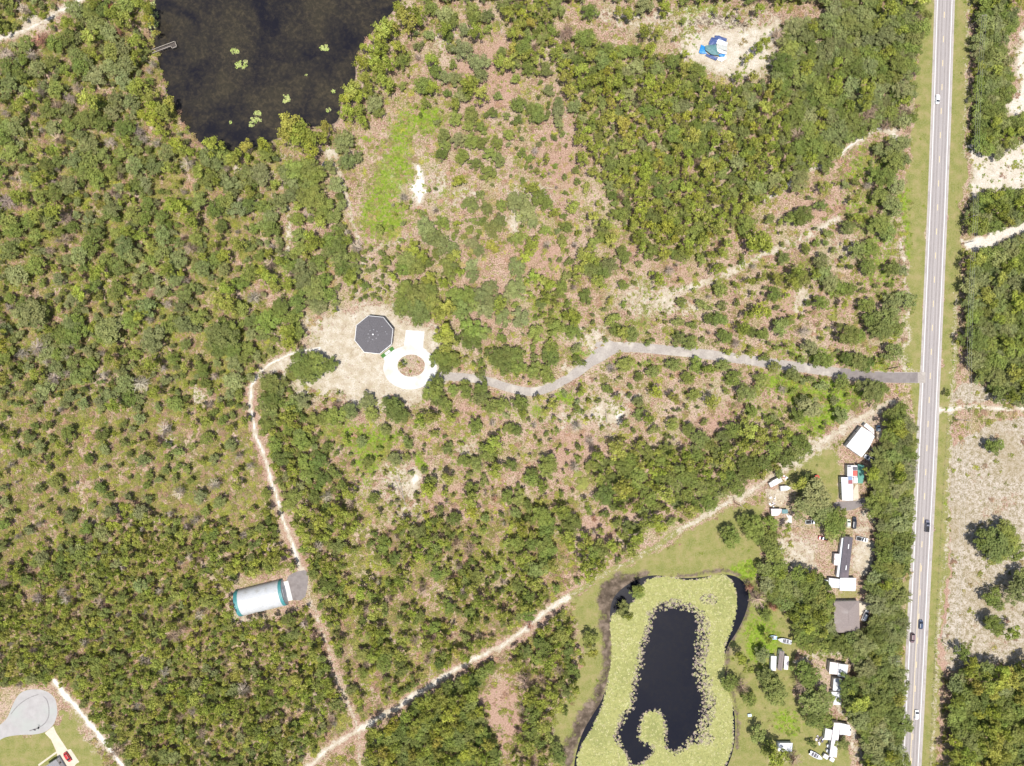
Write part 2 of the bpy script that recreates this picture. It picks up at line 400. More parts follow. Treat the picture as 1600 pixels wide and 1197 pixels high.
poly('green', [(1055, 5), (1140, 3), (1120, 20), (1085, 30), (1095, 60), (1070, 75), (1058, 50), (1075, 25)], 8, .85)
poly('dark', [(1075, 28), (1150, 20), (1175, 35), (1160, 50), (1100, 42), (1078, 42)], 6, .75)
stroke('dark', [(1165, 0), (1200, 12), (1230, 33), (1260, 22), (1300, 5), (1320, -20)], 7, 5, .45)
stroke('sand', [(1140, -5), (1180, 10), (1230, 36)], 3, 4, .6)
# weeds
poly('green', [(640, 160), (690, 165), (700, 195), (680, 215), (645, 210), (650, 240), (650, 285), (625, 300), (640, 335), (620, 375), (575, 378), (558, 340), (570, 300), (590, 250), (610, 200)], 14, .78)
blob('green', 575, 215, 14, 8, .8); blob('green', 660, 190, 26, 14, .9)
poly('green', [(495, 655), (560, 665), (620, 665), (640, 690), (600, 720), (580, 760), (565, 775), (560, 740), (545, 700), (500, 690)], 12, .8)
blob('green', 656, 720, 10, 16, 1, 5); blob('green', 470, 825, 8, 14, .8); blob('green', 885, 618, 14, 12, .9, 6)
blob('green', 840, 640, 12, 10, .8); blob('green', 903, 546, 17, 9, 1, 5); blob('green', 1000, 570, 60, 8, .6, 6)
poly('green', [(1180, 575), (1240, 583), (1290, 590), (1340, 598), (1380, 610), (1360, 625), (1320, 650), (1280, 680), (1255, 690), (1250, 640), (1200, 610)], 10, .85)
poly('green', [(1200, 530), (1290, 540), (1390, 560), (1390, 580), (1300, 572), (1210, 560)], 8, .6)
poly('green', [(1310, 300), (1400, 280), (1410, 440), (1370, 480), (1340, 440), (1350, 380), (1310, 350)], 16, .55)
poly('green', [(1330, 225), (1390, 215), (1400, 290), (1300, 290)], 14, .6)
poly('green', [(990, 440), (1030, 435), (1010, 520), (985, 530)], 10, .55)
poly('lawn', [(1220, 735), (1290, 695), (1320, 710), (1315, 780), (1300, 790), (1280, 800), (1230, 760)], 8, .85)
blob('sand', 1318, 770, 8, 14, .55); blob('sand', 1235, 870, 42, 36, .66, 12); blob('sand', 1350, 868, 20, 32, .80, 8); blob('sand', 1350, 825, 16, 14, .6, 8)
blob('sand', 1215, 775, 22, 16, .8, 6); blob('sand', 1355, 800, 20, 16, .6, 6); blob('lawn', 1325, 930, 25, 12, .6)
poly('lawn', [(880, 940), (940, 905), (1000, 875), (1100, 815), (1180, 780), (1200, 800), (1190, 880), (1170, 900), (1230, 950), (1250, 1020), (1240, 1100), (1330, 1150), (1340, 1250), (880, 1250), (850, 1150), (900, 1080), (910, 1000)], 8, .9)
blob('green', 1165, 890, 22, 14, .9); blob('green', 1190, 1000, 26, 46, .8, 12); blob('green', 1230, 1130, 24, 20, .7)
blob('sand', 1150, 780, 22, 8, .6); blob('sand', 1230, 1185, 30, 12, .35)
stroke('pink', [(940, 905), (938, 960), (948, 1010), (935, 1060), (905, 1110), (888, 1160), (880, 1230)], 7, 6, .95)
stroke('sand', [(1245, 1035), (1280, 1022), (1320, 1020), (1340, 1045), (1360, 1062), (1375, 1075)], 5, 4, .72)
stroke('sand', [(1308, 1105), (1330, 1130), (1335, 1165), (1350, 1190)], 7, 6, .66)
poly('pink', [(740, 1090), (790, 1060), (812, 1080), (815, 1150), (805, 1197), (780, 1180)], 10, .9)
poly('lawn', [(0, 1150), (60, 1150), (90, 1130), (95, 1105), (130, 1150), (160, 1190), (175, 1230), (60, 1300), (-100, 1300), (-60, 1160)], 4, .95)
blob('lawn', 120, 1125, 16, 20, .55); blob('sand', 150, 1160, 14, 20, .45)
for x, y, rx, ry in ((760, 120, 60, 70), (880, 250, 40, 80), (840, 400, 70, 40), (760, 470, 60, 40), (1290, 330, 60, 30), (1250, 480, 70, 30), (1010, 790, 60, 30), (900, 700, 60, 40), (1130, 660, 70, 30), (740, 640, 40, 30), (1060, 420, 60, 16), (930, 830, 40, 40), (700, 780, 60, 30)):
    blob('pink', x, y, rx, ry, .62, 22)
for x, y, rx, ry in ((700, 60, 30, 26), (830, 300, 50, 22), (730, 300, 30, 20), (1000, 470, 50, 30), (900, 650, 60, 24), (1130, 610, 50, 14), (640, 800, 40, 30), (980, 620, 50, 18), (1320, 390, 40, 20)):
    blob('sand', x, y, rx, ry, .52, 16)
for x, y, rx, ry in ((860, 500, 60, 40), (780, 560, 40, 20), (720, 700, 40, 30), (1180, 640, 50, 24), (1040, 520, 30, 12), (560, 690, 60, 30), (1250, 420, 40, 20), (960, 290, 30, 16)):
    blob('green', x, y, rx, ry, .42, 16)
# pond bank mud
poly('dark', [(935, 920), (960, 905), (1000, 900), (1010, 912), (996, 945), (965, 960), (958, 1000), (957, 1040), (950, 1090), (930, 1125), (910, 1150), (900, 1197), (884, 1197), (895, 1140), (925, 1100), (944, 1050), (947, 1010), (938, 960)], 8, .85)
stroke('dark', [(1010, 898), (965, 904), (943, 925), (941, 965), (950, 1010), (945, 1050), (930, 1095), (905, 1125), (890, 1160), (884, 1230)], 10, 7, .62)
stroke('dark', [(1060, 900), (1130, 890), (1168, 905), (1176, 935), (1166, 965), (1140, 1010), (1136, 1050), (1146, 1090), (1153, 1130), (1152, 1170)], 5, 4, .6)
poly('dark', [(905, 1110), (940, 1105), (935, 1130), (900, 1160), (895, 1140)], 6, .95)

LK = np.full(GX.shape, 1e3); s_ = win(LAKE, 90); LK[s_] = sdf(GX[s_], GY[s_], chaikin(LAKE))
PD = np.full(GX.shape, 1e3); s_ = win(POND, 90); PD[s_] = sdf(GX[s_], GY[s_], chaikin(POND))
WAT = np.minimum(LK, PD)
put('dark', soft(LK - 3, 8), .85)
zz = -1.6 * np.clip((5 - WAT) / 14, 0, 1) ** 1.3

def interp(F, px, py):
    fx = np.clip((np.asarray(px) - gx[0]) / STEP, 0, len(gx) - 1.001); fy = np.clip((np.asarray(py) - gy[0]) / STEP, 0, len(gy) - 1.001)
    return F[fy.astype(int), fx.astype(int)]

# places where nothing may grow
BLOCK = np.zeros(GX.shape)
def block(f): np.maximum(BLOCK, f, out=BLOCK)
def bl_poly(pts, w=.5, grow=0.0):
    s_ = win(pts); f = np.zeros(GX.shape); f[s_] = soft(sdf(GX[s_], GY[s_], pts) - grow, w); block(f)
def bl_line(pts, hw):
    s_ = win(pts); f = np.zeros(GX.shape); f[s_] = soft(line_d(GX[s_], GY[s_], pts) - hw, .5); block(f)
bl_line(HWY, 20); bl_line(DRIVE, 9); block(soft(WAT + 1, 1.5))
block(((np.hypot((GX - 641) / 44, (GY - 575) / 36) < 1) & (np.hypot((GX - 642) / 18, (GY - 571) / 14) > 1)).astype(float))
blob('sand', 642, 571, 24, 20, .55, 3, 'cut'); blob('green', 632, 566, 8, 7, .8, 5)
bl_poly([(634, 515), (664, 517), (660, 546), (631, 545)], grow=2)

# ------------------------------------------------------------------ ground
def ground_mat():
    m, nt, b = node_mat('ground'); p = wpos(nt)
    A = attr(nt, 'mask_a'); B = attr(nt, 'mask_b')
    sa = nt.nodes.new("ShaderNodeSeparateColor"); nt.links.new(A.outputs["Color"], sa.inputs[0])
    sb = nt.nodes.new("ShaderNodeSeparateColor"); nt.links.new(B.outputs["Color"], sb.inputs[0])
    n_big = noise(nt, .035, 4, .6, p); n_mid = noise(nt, .22, 5, .65, p); n_fine = noise(nt, 1.1, 4, .7, p)
    n_fin2 = noise(nt, 2.3, 3, .7, p, .5)
    n_a = noise(nt, .85, 5, .75, p); n_b = noise(nt, 1.6, 4, .75, mth_off(nt, p, 31.0)); n_c = noise(nt, .5, 4, .7, mth_off(nt, p, 77.0), .4)
    base = ramp(nt, n_mid, [(.34, (.185, .105, .076)), (.46, (.275, .170, .125)), (.56, (.335, .222, .168)), (.68, (.38, .28, .22))])
    base = mixc(nt, ramp(nt, n_big, [(.50, (0, 0, 0)), (.60, (.6, .6, .6))]), base, (.40, .315, .25))
    base = mixc(nt, ramp(nt, noise(nt, .07, 5, .7, mth_off(nt, p, 200.0)), [(.50, (0, 0, 0)), (.58, (.45, .45, .45))]), base, (.20, .20, .060))
    base = mixc(nt, ramp(nt, n_a, [(.52, (0, 0, 0)), (.58, (.8, .8, .8))]), base, (.150, .155, .045))
    base = mixc(nt, ramp(nt, n_b, [(.53, (0, 0, 0)), (.61, (.9, .9, .9))]), base, (.48, .37, .295))
    base = mixc(nt, ramp(nt, n_b, [(.38, (.9, .9, .9)), (.46, (0, 0, 0))]), base, (.075, .042, .032))
    base = mixc(nt, ramp(nt, n_c, [(.55, (0, 0, 0)), (.63, (.55, .55, .55))]), base, (.19, .18, .06))
    def cover(mask, nz, k, sharp):
        a = mth(nt, 'MULTIPLY_ADD', nz, k, -k / 2)
        a = mth(nt, 'ADD', a, mask); a = mth(nt, 'SUBTRACT', a, .5)
        return mth(nt, 'MULTIPLY_ADD', a, sharp, .5, clamp=True)
    mixn = mth(nt, 'ADD', mth(nt, 'MULTIPLY', n_mid, .5), mth(nt, 'MULTIPLY', n_a, .5))
    mixn2 = mth(nt, 'ADD', mth(nt, 'MULTIPLY', n_c, .5), mth(nt, 'MULTIPLY', n_b, .5))
    c = mixc(nt, mth(nt, 'MULTIPLY', cover(sb.outputs[2], mixn, 2.0, 3), .75), base, ramp(nt, n_b, [(.38, (.225, .135, .100)), (.6, (.37, .24, .185))]))
    lawn = ramp(nt, n_mid, [(.36, (.13, .15, .032)), (.5, (.18, .18, .052)), (.64, (.235, .20, .085))])
    lawn = mixc(nt, ramp(nt, n_b, [(.42, (0, 0, 0)), (.65, (.7, .7, .7))]), lawn, (.25, .22, .11))
    c = mixc(nt, cover(sa.outputs[2], mixn, 1.8, 5), c, lawn)
    green = ramp(nt, n_a, [(.38, (.085, .150, .008)), (.5, (.145, .215, .018)), (.62, (.23, .26, .055))])
    c = mixc(nt, cover(mth(nt, 'MULTIPLY', sa.outputs[1], .86), mixn2, 4.0, 5), c, green)
    field = ramp(nt, mixn2, [(.40, (.14, .13, .055)), (.47, (.25, .205, .14)), (.52, (.33, .285, .225)), (.58, (.42, .375, .32))])
    field = mixc(nt, ramp(nt, n_big, [(.5, (0, 0, 0)), (.66, (.55, .55, .55))]), field, (.25, .20, .12))
    c = mixc(nt, cover(sb.outputs[0], mixn, 1.6, 5), c, field)
    mud = ramp(nt, n_mid, [(.36, (.045, .034, .025)), (.5, (.095, .072, .052)), (.64, (.19, .145, .11))])
    c = mixc(nt, cover(sb.outputs[1], mixn, 1.8, 4), c, mud)
    sand = ramp(nt, n_mid, [(.36, (.34, .285, .205)), (.5, (.42, .37, .29)), (.62, (.48, .44, .37))])
    sand = mixc(nt, ramp(nt, n_b, [(.46, (0, 0, 0)), (.62, (.75, .75, .75))]), sand, (.27, .215, .145))
    sand = mixc(nt, ramp(nt, n_a, [(.55, (0, 0, 0)), (.68, (.6, .6, .6))]), sand, (.25, .25, .11))
    sand = mixc(nt, ramp(nt, sa.outputs[0], [(.80, (0, 0, 0)), (.98, (.85, .85, .85))]), sand, ramp(nt, n_b, [(.42, (.64, .615, .575)), (.62, (.46, .415, .36))]))
    c = mixc(nt, cover(sa.outputs[0], mixn2, 3.6, 5), c, sand)
    nt.links.new(c, b.inputs["Base Color"]); b.inputs["Roughness"].default_value = 1; b.inputs["Specular IOR Level"].default_value = .1
    bp = nt.nodes.new("ShaderNodeBump"); bp.inputs[0].default_value = .7; bp.inputs[1].default_value = .25
    nt.links.new(mth(nt, 'ADD', n_fine, n_fin2), bp.inputs["Height"]); nt.links.new(bp.outputs[0], b.inputs["Normal"])
    return m

def build_ground():
    far = np.array([40, 120, 300, 700, 1500, 3200, 7000, 14000.])
    X = np.concatenate([gx[0] - far[::-1], gx, gx[-1] + far]); Y = np.concatenate([gy[0] - far[::-1], gy, gy[-1] + far])
    nx, ny = len(X), len(Y); XX, YY = np.meshgrid(X, Y); Z = np.zeros(XX.shape); k = len(far)
    Z[k:-k, k:-k] = zz
    Z[:k] = Z[k]; Z[-k:] = Z[-k - 1]; Z[:, :k] = Z[:, k:k + 1]; Z[:, -k:] = Z[:, -k - 1:-k]
    co = np.stack([(XX - 800) * S, (598.5 - YY) * S, Z], -1).reshape(-1, 3).astype(np.float32)
    i = np.arange(nx * ny).reshape(ny, nx)
    q = np.stack([i[1:, :-1], i[1:, 1:], i[:-1, 1:], i[:-1, :-1]], -1).reshape(-1, 4)
    me = bpy.data.meshes.new('ground')
    me.vertices.add(len(co)); me.vertices.foreach_set('co', co.ravel())
    me.loops.add(q.size); me.loops.foreach_set('vertex_index', q.ravel().astype(np.int32))
    me.polygons.add(len(q)); me.polygons.foreach_set('loop_start', (np.arange(len(q)) * 4).astype(np.int32))
    me.update(calc_edges=True); me.validate()
    me.polygons.foreach_set('use_smooth', np.ones(len(q), bool))
    def pad(F):
        O = np.zeros(XX.shape, np.float32); O[k:-k, k:-k] = F
        O[:k] = O[k]; O[-k:] = O[-k - 1]; O[:, :k] = O[:, k:k + 1]; O[:, -k:] = O[:, -k - 1:-k]
        return O.ravel()
    for nm, keys in (('mask_a', ('sand', 'green', 'lawn')), ('mask_b', ('field', 'dark', 'pink'))):
        a = me.attributes.new(nm, 'FLOAT_COLOR', 'POINT'); d = np.ones((nx * ny, 4), np.float32)
        for j, kk in enumerate(keys): d[:, j] = pad(MASK[kk])
        a.data.foreach_set('color', d.ravel())
    me.materials.append(ground_mat())
    return tag(link('ground', me), kind='structure')

# ------------------------------------------------------------------ water
def water_mat(name, deep, weed, weed2, k=(.44, .56)):
    m, nt, b = node_mat(name); p = wpos(nt)
    n = noise(nt, .045, 5, .62, p, .4); n2 = noise(nt, .5, 4, .7, p, .6)
    w = mixc(nt, ramp(nt, n2, [(.45, (0, 0, 0)), (.7, (1, 1, 1))]), weed, weed2)
    f = mth(nt, 'ADD', mth(nt, 'MULTIPLY', n, .8), mth(nt, 'MULTIPLY', n2, .2))
    c = mixc(nt, ramp(nt, f, [(k[0], (0, 0, 0)), (k[1], (1, 1, 1))]), deep, w)
    nt.links.new(c, b.inputs["Base Color"]); b.inputs["Roughness"].default_value = .12; b.inputs["IOR"].default_value = 1.33; b.inputs["Specular IOR Level"].default_value = .35
    bp = nt.nodes.new("ShaderNodeBump"); bp.inputs[0].default_value = .25; bp.inputs[1].default_value = .03
    nt.links.new(noise(nt, 1.5, 3, .6, p), bp.inputs["Height"]); nt.links.new(bp.outputs[0], b.inputs["Normal"])
    return m

def grow(pts, d):
    """push a closed outline outward by d px"""
    n = len(pts); a = sum(pts[i][0] * pts[(i + 1) % n][1] - pts[(i + 1) % n][0] * pts[i][1] for i in range(n)); s_ = 1 if a > 0 else -1
    out = []
    for i in range(n):
        (ax, ay), (bx, by) = pts[i - 1], pts[(i + 1) % n]; dx, dy = bx - ax, by - ay; l = math.hypot(dx, dy) + 1e-9
        out.append((pts[i][0] + s_ * dy / l * d, pts[i][1] - s_ * dx / l * d))
    return out

# ------------------------------------------------------------------ foliage meshes
def leaf_cloud(name, n, size, lobes, flat=.5, seed=0, mat='leaf', z0=.38, up=.55, stretch=1.0, lobe_r=.28):
    """crown of leaf-sized quads laid over lobes; radius 1 and height 1"""
    r = np.random.default_rng(seed)
    L = []; ph = r.uniform(0, 6.283, 3)
    for i in range(lobes):
        a = 2.4 * i + r.uniform(-.5, .5); edge = .74 + .13 * math.sin(2 * a + ph[0]) + .09 * math.sin(3 * a + ph[1]) + .06 * math.sin(5 * a + ph[2])
        rr = math.sqrt((i + .35) / lobes) * edge * r.uniform(.85, 1.15); lr = lobe_r * r.uniform(.75, 1.3)
        dome = math.sqrt(max(0, 1 - (rr * .95) ** 2))
        L.append((rr * math.cos(a), rr * math.sin(a), z0 + (1 - z0 - lr * flat) * dome * r.uniform(.50, 1.0) - .04, lr, r.uniform(.05, .95)))
    L = np.array(L); pick = r.choice(len(L), n, p=(L[:, 3] ** 2) / (L[:, 3] ** 2).sum())
    d = r.normal(size=(n, 3)); d[:, 2] = np.abs(d[:, 2]) * .9 - .25; d /= np.linalg.norm(d, axis=1)[:, None]
    rad = L[pick, 3] * np.where(r.random(n) < .16, r.uniform(1.0, 1.6, n), r.uniform(.55, 1.05, n))
    c = L[pick, :3] + d * rad[:, None] * np.array([1, 1, flat])
    nrm = d * .8 + r.normal(size=(n, 3)) * .45; nrm[:, 2] += up; nrm /= np.linalg.norm(nrm, axis=1)[:, None]
    t = np.cross(nrm, r.normal(size=(n, 3))); t /= np.linalg.norm(t, axis=1)[:, None]; bt = np.cross(nrm, t)
    sz = size * r.uniform(.55, 1.35, n)[:, None]
    v = np.stack([c - t * sz * stretch, c - bt * sz * .7, c + t * sz * stretch, c + bt * sz * .7], 1)
    v[:, :, 2] = c[:, None, 2] + (v[:, :, 2] - c[:, None, 2]) * flat
    v = v.reshape(-1, 3).astype(np.float32)
    me = bpy.data.meshes.new(name); q = np.arange(4 * n).reshape(n, 4)
    me.vertices.add(4 * n); me.vertices.foreach_set('co', v.ravel())
    me.loops.add(4 * n); me.loops.foreach_set('vertex_index', q.ravel().astype(np.int32))
    me.polygons.add(n); me.polygons.foreach_set('loop_start', (np.arange(n) * 4).astype(np.int32))
    me.update(calc_edges=True)
    a = me.attributes.new('shade', 'FLOAT', 'FACE')
    a.data.foreach_set('value', np.clip(L[pick, 4] * .6 + r.uniform(0, .5, n) , 0, 1).astype(np.float32))
    me.materials.append(M[mat]); return me

def trunk_mesh(name, seed, limbs=5, top=.8, r0=.055, mat='bark'):
    r = random.Random(seed); mb = MB(); p = Vector((0, 0, -.02)); q = Vector((r.uniform(-.05, .05), r.uniform(-.05, .05), top * .45))
    mb.tube(p, q, r0, r0 * .7, 6); e = Vector((q.x * 1.4, q.y * 1.4, top)); mb.tube(q, e, r0 * .7, r0 * .25, 5)
    for i in range(limbs):
        a = 6.283 * i / limbs + r.uniform(-.4, .4); s0 = q.lerp(e, r.uniform(0, .7))
        mb.tube(s0, s0 + Vector((math.cos(a) * r.uniform(.3, .6), math.sin(a) * r.uniform(.3, .6), r.uniform(.06, .22))), r0 * .4, r0 * .12, 4)
    me = bpy.data.meshes.new(name); me.from_pydata(mb.v, [], mb.f); me.materials.append(M[mat]); return me

def patch_mesh(name, seed, n=110, size=.10, h=.5):
    """ragged low patch of fronds, radius 1"""
    r = np.random.default_rng(seed); k = 7; cx = r.normal(0, .42, (k, 2)); pick = r.integers(0, k, n)
    c = np.zeros((n, 3)); c[:, :2] = cx[pick] + r.normal(0, .17, (n, 2)); c[:, 2] = r.uniform(.1, 1, n) * h
    nrm = r.normal(size=(n, 3)) * .7; nrm[:, 2] = np.abs(nrm[:, 2]) + .5; nrm /= np.linalg.norm(nrm, axis=1)[:, None]
    t = np.cross(nrm, r.normal(size=(n, 3))); t /= np.linalg.norm(t, axis=1)[:, None]; bt = np.cross(nrm, t); sz = size * r.uniform(.5, 1.5, n)[:, None]
    v = np.stack([c - t * sz * 1.5, c - bt * sz * .6, c + t * sz * 1.5, c + bt * sz * .6], 1).reshape(-1, 3).astype(np.float32)
    me = bpy.data.meshes.new(name); q = np.arange(4 * n).reshape(n, 4)
    me.vertices.add(4 * n); me.vertices.foreach_set('co', v.ravel()); me.loops.add(4 * n); me.loops.foreach_set('vertex_index', q.ravel().astype(np.int32))
    me.polygons.add(n); me.polygons.foreach_set('loop_start', (np.arange(n) * 4).astype(np.int32)); me.update(calc_edges=True)
    a = me.attributes.new('shade', 'FLOAT', 'FACE'); a.data.foreach_set('value', r.random(n).astype(np.float32)); me.materials.append(M['leaf']); return me

def dead_mesh(name, seed, n=70, mat='twig'):
    r = random.Random(seed); mb = MB()
    for i in range(n):
        a = r.uniform(0, 6.283); z = r.uniform(.35, .8); l = r.uniform(.4, 1.0) * (1.2 - z * .5)
        p = Vector((0, 0, z)); q = p + Vector((math.cos(a) * l, math.sin(a) * l, r.uniform(.0, .2)))
        mb.tube(p, q, .022, .008, 3)
        for k in range(2):
            s0 = p.lerp(q, r.uniform(.4, .9)); a2 = a + r.choice((-1, 1)) * r.uniform(.4, .9)
            mb.tube(s0, s0 + Vector((math.cos(a2) * .28, math.sin(a2) * .28, r.uniform(-.05, .1))), .013, .005, 3)
    me = bpy.data.meshes.new(name); me.from_pydata(mb.v, [], mb.f)
    a = me.attributes.new('shade', 'FLOAT', 'FACE'); a.data.foreach_set('value', [r.random() for _ in mb.f])
    me.materials.append(M[mat]); return me

OAK_S = [leaf_cloud('oak_crown', 520, .105, 9, .5, 10 + i, lobe_r=.30) for i in range(6)]
OAK_M = [leaf_cloud('oak_crown', 1350, .068, 20, .5, 20 + i, lobe_r=.21) for i in range(6)]
OAK_L = [leaf_cloud('oak_crown', 3400, .044, 46, .5, 30 + i, lobe_r=.145) for i in range(5)]
PINE_S = [leaf_cloud('pine_crown', 430, .11, 7, .42, 40 + i, z0=.42, up=.3, lobe_r=.30) for i in range(6)]
PINE_M = [leaf_cloud('pine_crown', 1050, .072, 15, .42, 50 + i, z0=.38, up=.3, lobe_r=.22) for i in range(6)]
DEAD = [dead_mesh('bare_branches', 60 + i) for i in range(3)]
BUSH = [leaf_cloud('bush_leaves', 150, .20, 4, .7, 70 + i, z0=.15, up=.4, stretch=1.3) for i in range(4)]
TR_O = [trunk_mesh('trunk', i) for i in range(3)]
TR_P = [trunk_mesh('trunk', 5 + i, 6, .9, .035) for i in range(3)]
TR_D = [trunk_mesh('trunk', 9 + i, 7, .95, .04, 'dead_bark') for i in range(2)]

